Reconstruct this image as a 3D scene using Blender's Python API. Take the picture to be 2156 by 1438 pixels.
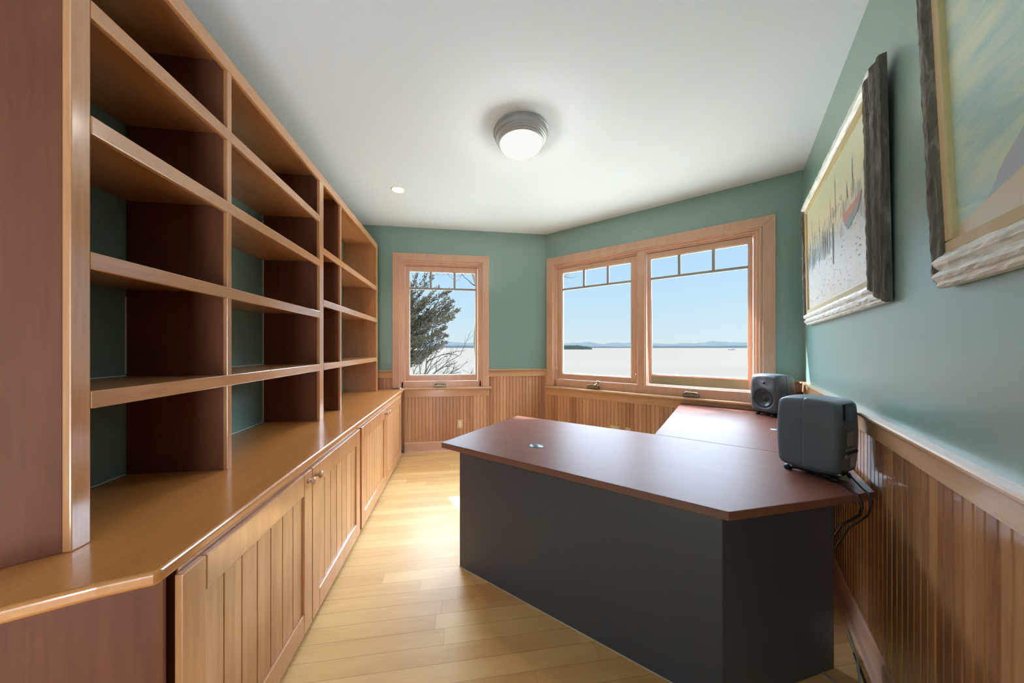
import bpy, bmesh, math, random
from mathutils import Vector, Matrix

for o in list(bpy.data.objects):
    bpy.data.objects.remove(o)
scene = bpy.context.scene
COL = scene.collection
R = math.radians

# ------------------------------------------------------------------ camera
EYE = 1.35
cam_data = bpy.data.cameras.new('camera')
cam = bpy.data.objects.new('camera', cam_data)
COL.objects.link(cam)
cam.location = (0, 0, EYE)
cam.rotation_euler = (R(90), 0, -0.1422)
cam_data.sensor_width = 36
cam_data.lens = 643.5 / 2156 * 36
cam_data.shift_x = 0.0082
cam_data.shift_y = 0.00575
cam_data.clip_start = 0.02
cam_data.clip_end = 30000
scene.camera = cam

# ------------------------------------------------------------------ world
world = bpy.data.worlds.new('sky')
scene.world = world
world.use_nodes = True
nt = world.node_tree
nt.nodes.clear()
w_out = nt.nodes.new('ShaderNodeOutputWorld')
w_bg = nt.nodes.new('ShaderNodeBackground')
w_tc = nt.nodes.new('ShaderNodeTexCoord')
w_sp = nt.nodes.new('ShaderNodeSeparateXYZ')
w_cr = nt.nodes.new('ShaderNodeValToRGB')
nt.links.new(w_tc.outputs['Generated'], w_sp.inputs[0])
nt.links.new(w_sp.outputs['Z'], w_cr.inputs[0])
nt.links.new(w_cr.outputs[0], w_bg.inputs['Color'])
nt.links.new(w_bg.outputs[0], w_out.inputs[0])
SKY = 0.30
els = w_cr.color_ramp.elements
SKYS = [(0.0, (0.72, 0.84, 0.88), 0.55), (0.10, (0.60, 0.80, 0.94), 0.55), (0.255, (0.48, 0.73, 1.0), 0.55),
        (0.31, (0.62, 0.80, 1.0), 17.0), (0.60, (0.62, 0.80, 1.0), 20.0), (1.0, (0.70, 0.84, 1.0), 7.0)]
SMAX = 20.0
els[0].position = 0.0
els[1].position = 1.0
for i, (p, c, k) in enumerate(SKYS):
    e = els[0] if i == 0 else (els[len(els) - 1] if i == len(SKYS) - 1 else els.new(p))
    e.color = tuple(x * k / SMAX for x in c) + (1,)
w_bg.inputs['Strength'].default_value = 0.92 * SMAX

# ------------------------------------------------------------------ sun
sun_d = bpy.data.lights.new('sun', 'SUN')
sun_d.energy = 9.0
sun_d.angle = R(0.6)
sun_d.color = (0.97, 0.97, 1.0)
sun = bpy.data.objects.new('sun', sun_d)
COL.objects.link(sun)
SUNDIR = Vector((-0.51, 1.27, 0.95)).normalized()
sun.rotation_euler = SUNDIR.to_track_quat('Z', 'Y').to_euler()
sun.location = (-5, 12, 9)

# added fill light, tilted up from beyond the doorway behind the camera
fill_d = bpy.data.lights.new('fill_light', 'AREA')
fill_d.shape = 'RECTANGLE'
fill_d.size = 1.1
fill_d.size_y = 2.2
fill_d.energy = 56
fill_d.color = (0.86, 0.93, 1.0)
fill_lamp = bpy.data.objects.new('fill_light', fill_d)
COL.objects.link(fill_lamp)

scene.view_settings.view_transform = 'Standard'
scene.view_settings.look = 'None'
scene.view_settings.exposure = 1.05
scene.view_settings.gamma = 1.0
scene.view_settings.use_curve_mapping = False
scene.cycles.max_bounces = 10
scene.cycles.diffuse_bounces = 6
scene.cycles.glossy_bounces = 5
scene.cycles.transparent_max_bounces = 16
scene.cycles.sample_clamp_indirect = 6
scene.cycles.use_denoising = True

# ------------------------------------------------------------------ plan of the room
B = 4.0654                                   # back wall (y)
XL = -1.372                                  # left wall (x)
H = 2.8965                                   # ceiling
ANG = 0.7887
C0 = Vector((1.1722, B))
D = Vector((math.cos(ANG), -math.sin(ANG)))  # along the bay wall
E_ = Vector((-math.sin(ANG), -math.cos(ANG)))  # along the right wall, towards the camera
LB = 2.538
C1 = C0 + D * LB
CD = C0 + D * 2.523                          # desk origin


def frame(origin, xdir):
    x = Vector((xdir[0], xdir[1], 0)).normalized()
    z = Vector((0, 0, 1))
    y = z.cross(x)
    m = Matrix((x, y, z)).transposed().to_4x4()
    m.translation = Vector((origin[0], origin[1], 0))
    return m


F_BACK = frame((0, B), (1, 0))       # t = world x
F_BAY = frame(C0, D)                 # t from the back corner
F_RIGHT = frame(C1, E_)              # t from the far right corner
F_LEFT = frame((XL, 0), (0, 1))      # t = world y
fill_lamp.matrix_world = F_RIGHT @ Matrix.Translation((5.35, 0.55, 1.0)) @ Matrix.Rotation(R(-122), 4, 'X')

# ------------------------------------------------------------------ mesh helpers


class MB:
    def __init__(s):
        s.v = []
        s.f = []
        s.m = []
        s.smooth = []

    def add(s, vs, fs, mi=0, smooth=False):
        n = len(s.v)
        s.v += [tuple(v) for v in vs]
        s.f += [tuple(i + n for i in f) for f in fs]
        s.m += [mi] * len(fs)
        s.smooth += [smooth] * len(fs)
        return s

    def box(s, x0, x1, y0, y1, z0, z1, mi=0):
        vs = [(x0, y0, z0), (x1, y0, z0), (x1, y1, z0), (x0, y1, z0), (x0, y0, z1), (x1, y0, z1), (x1, y1, z1), (x0, y1, z1)]
        fs = [(0, 3, 2, 1), (4, 5, 6, 7), (0, 1, 5, 4), (1, 2, 6, 5), (2, 3, 7, 6), (3, 0, 4, 7)]
        return s.add(vs, fs, mi)

    def prism(s, pts, z0, z1, mi=0, axis='z', smooth=False):
        """extrude a CCW polygon. axis z: pts=(x,y); axis x: pts=(y,z); axis y: pts=(x,z)"""
        n = len(pts)

        def mk(p, h):
            if axis == 'z':
                return (p[0], p[1], h)
            if axis == 'x':
                return (h, p[0], p[1])
            return (p[0], h, p[1])
        vs = [mk(p, z0) for p in pts] + [mk(p, z1) for p in pts]
        fs = [tuple(range(n - 1, -1, -1)), tuple(range(n, 2 * n))]
        s.add(vs, fs, mi, False)
        base = len(s.v) - 2 * n
        for i in range(n):
            j = (i + 1) % n
            s.f.append((base + i, base + j, base + n + j, base + n + i))
            s.m.append(mi)
            s.smooth.append(smooth)
        return s

    def lathe(s, prof, c=(0, 0, 0), axis='z', n=32, mi=0, smooth=True, crisp=False):
        if crisp:
            for i in range(len(prof) - 1):
                s.lathe(prof[i:i + 2], c, axis, n, mi, smooth)
            return s
        vs = []
        for r, h in prof:
            for k in range(n):
                a = 2 * math.pi * k / n
                p = (r * math.cos(a), r * math.sin(a), h)
                if axis == 'x':
                    p = (p[2], p[0], p[1])
                elif axis == 'y':
                    p = (p[1], p[2], p[0])
                vs.append((p[0] + c[0], p[1] + c[1], p[2] + c[2]))
        fs = []
        for i in range(len(prof) - 1):
            for k in range(n):
                j = (k + 1) % n
                fs.append((i * n + k, i * n + j, (i + 1) * n + j, (i + 1) * n + k))
        s.add(vs, fs, mi, smooth)
        return s

    def tube(s, pts, r, n=8, mi=0, cap=True):
        pts = [Vector(p) for p in pts]
        rr = r if isinstance(r, (list, tuple)) else [r] * len(pts)
        vs = []
        up = Vector((0, 0, 1))
        prev = None
        for i, p in enumerate(pts):
            if i == 0:
                d = pts[1] - p
            elif i == len(pts) - 1:
                d = p - pts[i - 1]
            else:
                d = pts[i + 1] - pts[i - 1]
            d.normalize()
            ref = prev if prev is not None else (Vector((1, 0, 0)) if abs(d.z) > 0.9 else up)
            a = (ref - d * ref.dot(d))
            if a.length < 1e-5:
                a = Vector((0, 1, 0)) - d * d.y
            a.normalize()
            b = d.cross(a)
            prev = a
            for k in range(n):
                t = 2 * math.pi * k / n
                vs.append(p + (a * math.cos(t) + b * math.sin(t)) * rr[i])
        fs = []
        for i in range(len(pts) - 1):
            for k in range(n):
                j = (k + 1) % n
                fs.append((i * n + k, i * n + j, (i + 1) * n + j, (i + 1) * n + k))
        if cap:
            fs.append(tuple(range(n - 1, -1, -1)))
            fs.append(tuple((len(pts) - 1) * n + k for k in range(n)))
        s.add(vs, fs, mi, True)
        return s

    def build(s, name, mats, parent=None, matrix=None, bevel=0, seg=2, fix=True):
        me = bpy.data.meshes.new(name)
        me.from_pydata(s.v, [], s.f)
        if not isinstance(mats, (list, tuple)):
            mats = [mats]
        for m in mats:
            me.materials.append(m)
        for p, mi, sm in zip(me.polygons, s.m, s.smooth):
            p.material_index = mi
            p.use_smooth = sm
        if fix:
            bm = bmesh.new()
            bm.from_mesh(me)
            bmesh.ops.recalc_face_normals(bm, faces=bm.faces)
            bm.to_mesh(me)
            bm.free()
        o = bpy.data.objects.new(name, me)
        COL.objects.link(o)
        if parent is not None:
            o.parent = parent
            if matrix is not None:
                o.matrix_local = matrix
        elif matrix is not None:
            o.matrix_world = matrix
        if bevel:
            md = o.modifiers.new('bevel', 'BEVEL')
            md.width = bevel
            md.segments = seg
            md.limit_method = 'ANGLE'
            md.angle_limit = R(40)
        return o


def tag(o, label=None, cat=None, group=None, kind=None):
    if label:
        o['label'] = label
    if cat:
        o['category'] = cat
    if group:
        o['group'] = group
    if kind:
        o['kind'] = kind
    return o


def empty(name, matrix=None, **kw):
    o = bpy.data.objects.new(name, None)
    o.empty_display_size = 0.1
    COL.objects.link(o)
    if matrix is not None:
        o.matrix_world = matrix
    tag(o, **kw)
    return o


# ------------------------------------------------------------------ materials
def srgb(r, g, b):
    def c(x):
        x /= 255
        return x / 12.92 if x <= 0.04045 else ((x + 0.055) / 1.055) ** 2.4
    return (c(r), c(g), c(b), 1)


class NT:
    def __init__(s, name):
        s.mat = bpy.data.materials.new(name)
        s.mat.use_nodes = True
        s.t = s.mat.node_tree
        s.t.nodes.clear()
        s.out = s.n('ShaderNodeOutputMaterial')

    def n(s, typ, **kw):
        nd = s.t.nodes.new(typ)
        for k, v in kw.items():
            setattr(nd, k, v)
        return nd

    def l(s, a, b):
        s.t.links.new(a, b)

    def val(s, sock, v):
        if hasattr(v, 'is_output'):
            s.l(v, sock)
        else:
            sock.default_value = v

    def math(s, op, a, b=None, c=None):
        nd = s.n('ShaderNodeMath', operation=op)
        s.val(nd.inputs[0], a)
        if b is not None:
            s.val(nd.inputs[1], b)
        if c is not None:
            s.val(nd.inputs[2], c)
        return nd.outputs[0]

    def mix(s, f, a, b, mode='MIX'):
        nd = s.n('ShaderNodeMix', data_type='RGBA', blend_type=mode)
        s.val(nd.inputs['Factor'], f)
        s.val(nd.inputs[6], a)
        s.val(nd.inputs[7], b)
        return nd.outputs[2]

    def ramp(s, f, stops):
        nd = s.n('ShaderNodeValToRGB')
        s.val(nd.inputs[0], f)
        el = nd.color_ramp.elements
        el[0].position, el[0].color = stops[0]
        el[1].position, el[1].color = stops[-1]
        for p, c in stops[1:-1]:
            q = el.new(p)
            q.color = c
        return nd.outputs[0]

    def noise(s, vec, scale, detail=4, rough=0.5, dist=0.0):
        nd = s.n('ShaderNodeTexNoise')
        s.l(vec, nd.inputs['Vector'])
        nd.inputs['Scale'].default_value = scale
        nd.inputs['Detail'].default_value = detail
        nd.inputs['Roughness'].default_value = rough
        nd.inputs['Distortion'].default_value = dist
        return nd.outputs['Fac']

    def coords(s):
        tc = s.n('ShaderNodeTexCoord')
        return tc.outputs['Object']

    def principled(s, color, rough=0.5, spec=0.5, metal=0.0, coat=0.0, coat_rough=0.1, coat_ior=1.5, bump=None, bstr=0.1):
        p = s.n('ShaderNodeBsdfPrincipled')
        s.val(p.inputs['Base Color'], color)
        s.val(p.inputs['Roughness'], rough)
        p.inputs['Specular IOR Level'].default_value = spec
        p.inputs['Metallic'].default_value = metal
        p.inputs['Coat Weight'].default_value = coat
        p.inputs['Coat Roughness'].default_value = coat_rough
        p.inputs['Coat IOR'].default_value = coat_ior
        if bump is not None:
            b = s.n('ShaderNodeBump')
            b.inputs['Strength'].default_value = bstr
            b.inputs['Distance'].default_value = 0.002
            s.l(bump, b.inputs['Height'])
            s.l(b.outputs[0], p.inputs['Normal'])
            if coat:
                pass
        s.l(p.outputs[0], s.out.inputs[0])
        return p


def plain(name, rgb, rough=0.5, spec=0.5, metal=0.0, coat=0.0, speck=0.0, sscale=60, **kw):
    m = NT(name)
    co = m.coords()
    nz = m.noise(co, sscale, 4, 0.6)
    a = Vector(srgb(*rgb)[:3])
    lo = tuple(a * (1 - speck)) + (1,)
    hi = tuple(a * (1 + speck)) + (1,)
    col = m.mix(nz, lo, hi)
    m.principled(col, rough, spec, metal, coat, **kw)
    return m.mat


def wood(name, dark, light, grain='Z', scale=1.0, rough=0.35, coat=0.3, coat_rough=0.12, coat_ior=1.5, spec=0.5,
         plank=None, contrast=1.0, figure=0.5, seam=0.0):
    """grain axis in object space; plank=(axis, width, offset, spread, joint_axis, joint_len)"""
    m = NT(name)
    co = m.coords()
    vec = co
    rnd = None
    if plank:
        ax, wid, off, spread, jax, jlen = plank
        sp = m.n('ShaderNodeSeparateXYZ')
        m.l(co, sp.inputs[0])
        row = m.math('FLOOR', m.math('DIVIDE', m.math('SUBTRACT', sp.outputs[ax], off), wid))
        wn = m.n('ShaderNodeTexWhiteNoise', noise_dimensions='1D')
        m.l(row, wn.inputs['W'])
        rnd = wn.outputs['Value']
        if jax:
            sh = m.math('MULTIPLY', rnd, jlen * 3.7)
            seg = m.math('FLOOR', m.math('DIVIDE', m.math('ADD', sp.outputs[jax], sh), jlen))
            idx = m.math('ADD', m.math('MULTIPLY', row, 17.31), m.math('MULTIPLY', seg, 5.77))
            wn2 = m.n('ShaderNodeTexWhiteNoise', noise_dimensions='1D')
            m.l(idx, wn2.inputs['W'])
            rnd = wn2.outputs['Value']
        # shift the grain per board
        cmb = m.n('ShaderNodeCombineXYZ')
        k = m.math('MULTIPLY', rnd, 40.0)
        for i in range(3):
            m.l(k, cmb.inputs[i])
        va = m.n('ShaderNodeVectorMath', operation='ADD')
        m.l(co, va.inputs[0])
        m.l(cmb.outputs[0], va.inputs[1])
        vec = va.outputs[0]
    mp = m.n('ShaderNodeMapping')
    m.l(vec, mp.inputs[0])
    s_ = {'X': (0.06, 1, 1), 'Y': (1, 0.06, 1), 'Z': (1, 1, 0.06)}[grain]
    mp.inputs['Scale'].default_value = s_
    fine = m.noise(mp.outputs[0], 95 * scale, 5, 0.65, 0.3)
    mp2 = m.n('ShaderNodeMapping')
    m.l(vec, mp2.inputs[0])
    s2 = {'X': (0.16, 1, 1), 'Y': (1, 0.16, 1), 'Z': (1, 1, 0.16)}[grain]
    mp2.inputs['Scale'].default_value = s2
    big = m.noise(mp2.outputs[0], 7 * scale, 4, 0.55, 1.2)
    f = m.math('ADD', m.math('MULTIPLY', fine, 1 - figure), m.math('MULTIPLY', big, figure))
    f = m.math('ADD', m.math('MULTIPLY', m.math('SUBTRACT', f, 0.5), 2.2 * contrast), 0.5)
    if rnd is not None:
        f = m.math('ADD', f, m.math('MULTIPLY', m.math('SUBTRACT', rnd, 0.5), spread))
    col = m.ramp(f, [(0.0, srgb(*dark)), (1.0, srgb(*light))])
    if seam:
        fr_ = m.math('FRACT', m.math('DIVIDE', m.math('SUBTRACT', sp.outputs[ax], off), wid))
        g = m.math('LESS_THAN', fr_, seam / wid)
        if jax:
            fj = m.math('FRACT', m.math('DIVIDE', m.math('ADD', sp.outputs[jax], sh), jlen))
            g = m.math('MAXIMUM', g, m.math('LESS_THAN', fj, seam * 0.8 / jlen))
        col = m.mix(m.math('MULTIPLY', g, 0.42), col, srgb(96, 60, 34))
    m.principled(col, rough, spec, 0, coat, coat_rough, coat_ior)
    return m.mat


CH_D, CH_L = (172, 108, 62), (220, 160, 108)
M = {}
M['cherry_z'] = wood('cherry_upright', CH_D, CH_L, 'Z', 1.0, 0.38, 0.8, 0.16, 2.0, contrast=0.8)
M['cherry_y'] = wood('cherry_lengthwise', CH_D, CH_L, 'Y', 1.0, 0.38, 0.8, 0.16, 2.0, contrast=0.8)
M['cherry_shaded'] = wood('cherry_shade_copy', (98, 56, 38), (132, 82, 60), 'Z', 0.8, 0.5, 0.0, 0.15, spec=0.15, contrast=0.9, figure=0.6)  # darker copy of the cherry, shade put into the colour of camera-facing panels
M['cherry_top'] = wood('cherry_worktop', (176, 106, 50), (212, 144, 80), 'Y', 0.9, 0.3, 0.6, 0.1, 1.6, contrast=0.8)
M['cherry_door'] = wood('cherry_door_wood', (178, 122, 78), (224, 170, 118), 'Z', 1.0, 0.38, 0.4, 0.15, contrast=0.8,
                        plank=('Y', 0.0747, 0.938, 0.35, None, 1))
M['fir_z'] = wood('fir_upright', (196, 146, 120), (228, 184, 156), 'Z', 1.3, 0.42, 0.25, 0.2, contrast=0.7)
M['fir_x'] = wood('fir_crosswise', (196, 146, 120), (228, 184, 156), 'X', 1.3, 0.42, 0.25, 0.2, contrast=0.7)
M['wainscot'] = wood('fir_beadboard', (166, 112, 80), (216, 166, 128), 'Z', 1.5, 0.36, 0.35, 0.12, contrast=0.55,
                     plank=('X', 0.088, 0.0, 0.75, None, 1))
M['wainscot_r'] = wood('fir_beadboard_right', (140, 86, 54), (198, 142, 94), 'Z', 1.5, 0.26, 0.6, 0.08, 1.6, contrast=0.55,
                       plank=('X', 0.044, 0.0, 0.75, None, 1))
M['rail_x'] = wood('fir_rail', (186, 136, 96), (222, 176, 132), 'X', 1.3, 0.3, 0.45, 0.1, 1.55, contrast=0.6)
M['floor'] = wood('floor_boards', (206, 154, 96), (238, 196, 136), 'X', 0.8, 0.42, 0.05, 0.22, 1.4, spec=0.22, contrast=0.75,
                  plank=('Y', 0.083, 0.0, 0.55, 'X', 1.35), figure=0.65, seam=0.0022)
M['desk_top'] = wood('desk_laminate', (104, 62, 50), (128, 82, 68), 'X', 1.6, 0.42, 0.0, 0.22, 1.5, spec=0.08, contrast=0.6)
M['desk_edge'] = wood('desk_edge_band', (112, 68, 56), (132, 84, 68), 'X', 1.6, 0.4, 0.1, contrast=0.6)
M['charcoal'] = plain('charcoal_laminate', (68, 68, 76), 0.38, 0.6, speck=0.12, sscale=180)
M['ceiling'] = plain('ceiling_paint', (224, 231, 243), 0.75, 0.2, speck=0.01, sscale=3)
M['muntin'] = plain('grey_muntin', (158, 150, 144), 0.5)
M['lining'] = plain('sash_lining', (188, 178, 168), 0.5)
M['outer_sash'] = plain('greenish_sash_rail', (158, 150, 118), 0.6, speck=0.05)  # greenish face on the bottom rail of the open sash
M['bronze'] = plain('bronze_hardware', (140, 124, 104), 0.35, metal=0.8)
M['dark_metal'] = plain('dark_metal', (70, 66, 62), 0.4, metal=0.6)
M['pewter'] = plain('pewter_ring', (176, 176, 176), 0.45, metal=0.6)
M['knob'] = plain('pale_wood_knob', (202, 154, 118), 0.25, coat=0.6)
M['spk'] = plain('speaker_grey', (88, 95, 104), 0.5, 0.4, speck=0.10, sscale=500)
M['spk_cone'] = plain('speaker_cone', (50, 62, 72), 0.35, 0.5)
M['spk_seam'] = plain('speaker_seam', (42, 46, 50), 0.7)
M['rubber'] = plain('black_rubber', (24, 26, 32), 0.5, 0.4)
M['plate'] = plain('speaker_back_plate', (150, 136, 126), 0.6)
M['cable'] = plain('black_cable', (22, 24, 28), 0.5)
M['white_cable'] = plain('pale_cable', (150, 150, 146), 0.5)
M['outlet'] = plain('almond_plastic', (214, 186, 140), 0.4)
M['socket'] = plain('ivory_socket', (244, 234, 212), 0.4)
M['slot'] = plain('socket_slot', (40, 34, 30), 0.6)
M['caulk'] = plain('white_caulk', (228, 234, 236), 0.6)
M['paint_exterior'] = plain('exterior_siding', (150, 140, 124), 0.7)
M['grommet'] = plain('grommet_metal', (84, 92, 98), 0.35, metal=0.5)
M['tagpaper'] = plain('paper_tag', (176, 168, 138), 0.8)


def wall_paint(name, rgb, rough=0.42, spec=0.5, specks=()):
    m = NT(name)
    co = m.coords()
    nz = m.noise(co, 1.3, 3, 0.5)
    a = Vector(srgb(*rgb)[:3])
    col = m.mix(nz, tuple(a * 0.96) + (1,), tuple(a * 1.04) + (1,))
    fine = m.noise(co, 320, 3, 0.6)
    m.principled(col, 0.6, 0.4, 0, 1.0, rough, 2.0, bump=fine, bstr=0.04)
    return m.mat


M['green'] = wall_paint('green_paint', (114, 148, 136), 0.34)
M['green_r'] = wall_paint('green_paint_sheen', (114, 148, 136), 0.34)


def glass_mat():
    m = NT('window_glass')
    tr = m.n('ShaderNodeBsdfTransparent')
    tr.inputs[0].default_value = (0.97, 0.985, 0.98, 1)
    gl = m.n('ShaderNodeBsdfGlossy')
    gl.inputs['Roughness'].default_value = 0.02
    fr = m.n('ShaderNodeFresnel')
    fr.inputs['IOR'].default_value = 1.45
    mx = m.n('ShaderNodeMixShader')
    f = m.math('MULTIPLY', fr.outputs[0], 0.12)
    m.l(f, mx.inputs[0])
    m.l(tr.outputs[0], mx.inputs[1])
    m.l(gl.outputs[0], mx.inputs[2])
    m.l(mx.outputs[0], m.out.inputs[0])
    return m.mat


M['glass'] = glass_mat()


def emit(name, rgb, s):
    m = NT(name)
    e_ = m.n('ShaderNodeEmission')
    e_.inputs[0].default_value = srgb(*rgb)
    e_.inputs[1].default_value = s
    m.l(e_.outputs[0], m.out.inputs[0])
    return m.mat


M['dome'] = emit('lit_opal_glass', (255, 253, 248), 0.47)
M['can'] = emit('lit_lamp_face', (255, 246, 226), 4.0)

# ------------------------------------------------------------------ room shell
TH = 0.16


def wall_with_holes(name, mat, fr, t0, t1, holes, parent=None):
    """holes = list of (ta, tb, za, zb), sorted, not overlapping in t"""
    b = MB()
    cur = t0
    for ta, tb, za, zb in holes:
        b.box(cur, ta, 0, TH, 0, H)
        if za > 0:
            b.box(ta, tb, 0, TH, 0, za)
        b.box(ta, tb, 0, TH, zb, H)
        cur = tb
    b.box(cur, t1, 0, TH, 0, H)
    o = b.build(name, mat, parent, fr)
    return o


T_END = 6.12
W1 = (-0.766, 0.300, 0.80, 2.472)     # back window hole (world x)
W2 = (0.095, 2.262, 0.80, 2.472)      # bay window hole
wb = wall_with_holes('wall_back', M['green'], F_BACK, XL - TH, C0.x, [W1])
tag(wb, kind='structure')
wy = wall_with_holes('wall_bay', M['green'], F_BAY, 0, LB + TH, [W2])
tag(wy, kind='structure')
wr = wall_with_holes('wall_right', M['green_r'], F_RIGHT, 0, T_END, [(4.75, 5.95, 0, 2.15)])
tag(wr, kind='structure')
bl = MB()
bl.box(-2.3, B, 0, TH, 0, H)
wl = bl.build('wall_left', M['green'], None, F_LEFT)
tag(wl, kind='structure')

cend = C1 + E_ * T_END
poly = [(XL - 0.1, cend.y - 0.3), (XL - 0.1, B + 0.1), (C0.x + 0.04, B + 0.1), tuple(C1 - E_ * 0.1 + D * 0.1), tuple(cend + D * 0.1)]
poly = [(XL - 0.15, -2.35), tuple(C1 + E_ * (T_END + 0.15) + D * 0.15), tuple(C1 + D * 0.15 - E_ * 0.12), (C0.x + 0.05, B + 0.12), (XL - 0.15, B + 0.12)]
fl = MB().prism(poly, -0.12, 0).build('floor', M['floor'])
tag(fl, kind='structure')
cl = MB().prism(poly, H, H + 0.12).build('ceiling', M['ceiling'])
tag(cl, kind='structure')
# roof overhang outside (shades the upper part of the windows)
OV = 0.62
inn = [(XL - 0.1, B + 0.02), (C0.x, B + 0.02), tuple(C1 - E_ * 0.02), tuple(C1 + D * 0.3)]
eave = MB()
eave.prism([(XL - 1.2, B + 0.16), (C0.x + 0.06, B + 0.16), (C0.x + 1.1 * 0.41, B + 0.16 + 1.1), (XL - 1.2, B + 0.16 + 1.1)], H + 0.02, H + 0.14)
p0 = C0 - E_ * 0.16
p1 = C1 - E_ * 0.16 + D * 0.9
q0 = C0 - E_ * (0.16 + OV) + D * (-0.0)
eave.prism([(C0.x + 0.06, B + 0.16), tuple(p1), tuple(p1 - E_ * OV), (C0.x + OV * 0.41, B + 0.16 + OV)], H + 0.021, H + 0.141)
o = eave.build('roof_eave', M['paint_exterior'])
tag(o, kind='structure')

# unseen passage holding the added fill light (floor, walls) so that the doorway is not a hole
hb = MB()
hb.box(4.2, 6.5, 1.7, 1.8, 0, 2.6)
hb.box(4.1, 4.2, TH, 1.8, 0, 2.6)
hb.box(6.5, 6.6, TH, 1.8, 0, 2.6)
hb.box(4.1, 6.6, TH, 1.8, 2.6, 2.7)
hb.box(4.1, 6.6, 0, 1.8, -0.12, -0.001)
o = hb.build('wall_hall', M['ceiling'], None, F_RIGHT)
tag(o, kind='structure')


def beadboard(name, fr, t0, t1, z0, z1, pitch, mat, parent, holes=(), th=0.014, depth=0.006, gw=0.009):
    """vertical boards with V grooves; holes: (ta,tb,ztop) lowers the top there"""
    b = MB()

    def strip(ta, tb, za, zb):
        pts = [(ta, -th)]
        k = math.ceil((ta + 0.002) / pitch)
        while k * pitch < tb - 0.002:
            g = k * pitch
            if g - gw / 2 > ta and g + gw / 2 < tb:
                pts += [(g - gw / 2, -th), (g - gw / 6, -th + depth), (g + gw / 6, -th + depth), (g + gw / 2, -th)]
            k += 1
        pts.append((tb, -th))
        n = len(pts)
        vs = [(p[0], p[1], za) for p in pts] + [(p[0], p[1], zb) for p in pts]
        fs = [(i, i + 1, n + i + 1, n + i) for i in range(n - 1)]
        b.add(vs, fs)
        b.box(ta, tb, -th + depth + 0.001, 0, za, zb)
    cur = t0
    for ta, tb, zt in holes:
        strip(cur, ta, z0, z1)
        if zt > z0:
            strip(ta, tb, z0, zt)
        cur = tb
    strip(cur, t1, z0, z1)
    return b.build(name, mat, parent, None, fix=False)


def rail_profile(b, t0, t1, z0, z1, th=0.022, cap=0.016):
    b.box(t0, t1, -th, 0, z0, z1 - 0.014)
    pts = [(0, z1 - 0.016), (0, z1), (-th - cap + 0.006, z1), (-th - cap, z1 - 0.004), (-th - cap, z1 - 0.012), (-th - cap + 0.005, z1 - 0.016)]
    b.prism(pts, t0, t1, axis='x')


def base_profile(b, t0, t1):
    pts = [(0, 0), (0, 0.13), (-0.016, 0.13), (-0.022, 0.118), (-0.022, 0.02), (-0.036, 0.016), (-0.04, 0.0)]
    b.prism(pts, t0, t1, axis='x')


ZR = 1.057
# back wall wainscot / rail / baseboard
beadboard('wainscot', F_BACK, XL, C0.x - 0.003, 0.1, 0.97, 0.044, M['wainscot'], wb, [(-0.85, 0.384, 0.80)])
beadboard('wainscot', F_BAY, 0.003, LB, 0.1, 0.97, 0.044, M['wainscot'], wy, [(0.016, 2.357, 0.80)])
ZRR = 1.060
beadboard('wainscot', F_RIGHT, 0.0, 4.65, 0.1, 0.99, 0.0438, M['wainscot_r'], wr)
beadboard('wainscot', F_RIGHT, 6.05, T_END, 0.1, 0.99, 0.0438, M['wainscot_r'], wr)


def trim(name, fr, fn, mat, bevel=0.0):
    b = MB()
    fn(b)
    o = b.build(name, mat, None, fr, bevel=bevel)
    tag(o, kind='structure')
    return o


def _f(b):
    rail_profile(b, XL + 0.002, -0.851, 0.962, ZR)
    rail_profile(b, 0.385, C0.x + 0.008, 0.962, ZR)


trim('trim_1', F_BACK, _f, M['rail_x'])


def _f(b):
    rail_profile(b, 2.358, LB - 0.001, 0.962, ZR)


trim('trim_2', F_BAY, _f, M['rail_x'])


def _f(b):
    rail_profile(b, 0.001, 4.65, 0.975, ZRR)
    rail_profile(b, 6.05, T_END, 0.975, ZRR)


trim('trim_3', F_RIGHT, _f, M['rail_x'])
trim('baseboard_back', F_BACK, lambda b: base_profile(b, -0.70, C0.x + 0.01), M['fir_x'])
trim('baseboard_bay', F_BAY, lambda b: base_profile(b, 0.0, LB - 0.001), M['fir_x'])
trim('baseboard_right', F_RIGHT, lambda b: (base_profile(b, 0.001, 4.65), base_profile(b, 6.05, T_END)), M['fir_x'])


def _f(b):
    b.box(4.65, 4.75, -0.02, 0, 0, 2.25)
    b.box(5.95, 6.05, -0.02, 0, 0, 2.25)
    b.box(4.75, 5.95, -0.02, 0, 2.15, 2.25)


trim('trim_4', F_RIGHT, _f, M['fir_z'])

# ------------------------------------------------------------------ windows


def ring(b, t0, t1, z0, z1, w, o0, o1, wt=None, wb_=None, mi=0):
    wt = w if wt is None else wt
    wb_ = w if wb_ is None else wb_
    b.box(t0, t0 + w, o0, o1, z0, z1, mi)
    b.box(t1 - w, t1, o0, o1, z0, z1, mi)
    if wt:
        b.box(t0 + w, t1 - w, o0, o1, z1 - wt, z1, mi)
    if wb_:
        b.box(t0 + w, t1 - w, o0, o1, z0, z0 + wb_, mi)


def casing(b, t0, t1, z0, z1, w):
    """picture-frame casing, mitred at the top, with a small inner bead"""
    o = -0.02
    # legs with mitre (polygon in t,z extruded in o)
    b.prism([(t0, z0), (t0 + w, z0), (t0 + w, z1 - w), (t0, z1)], o, 0, axis='y')
    b.prism([(t1, z0), (t1, z1), (t1 - w, z1 - w), (t1 - w, z0)], o, 0, axis='y')
    b.prism([(t0 + 0.0005, z1), (t0 + w + 0.0005, z1 - w), (t1 - w - 0.0005, z1 - w), (t1 - 0.0005, z1)], o, 0, axis='y')


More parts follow.
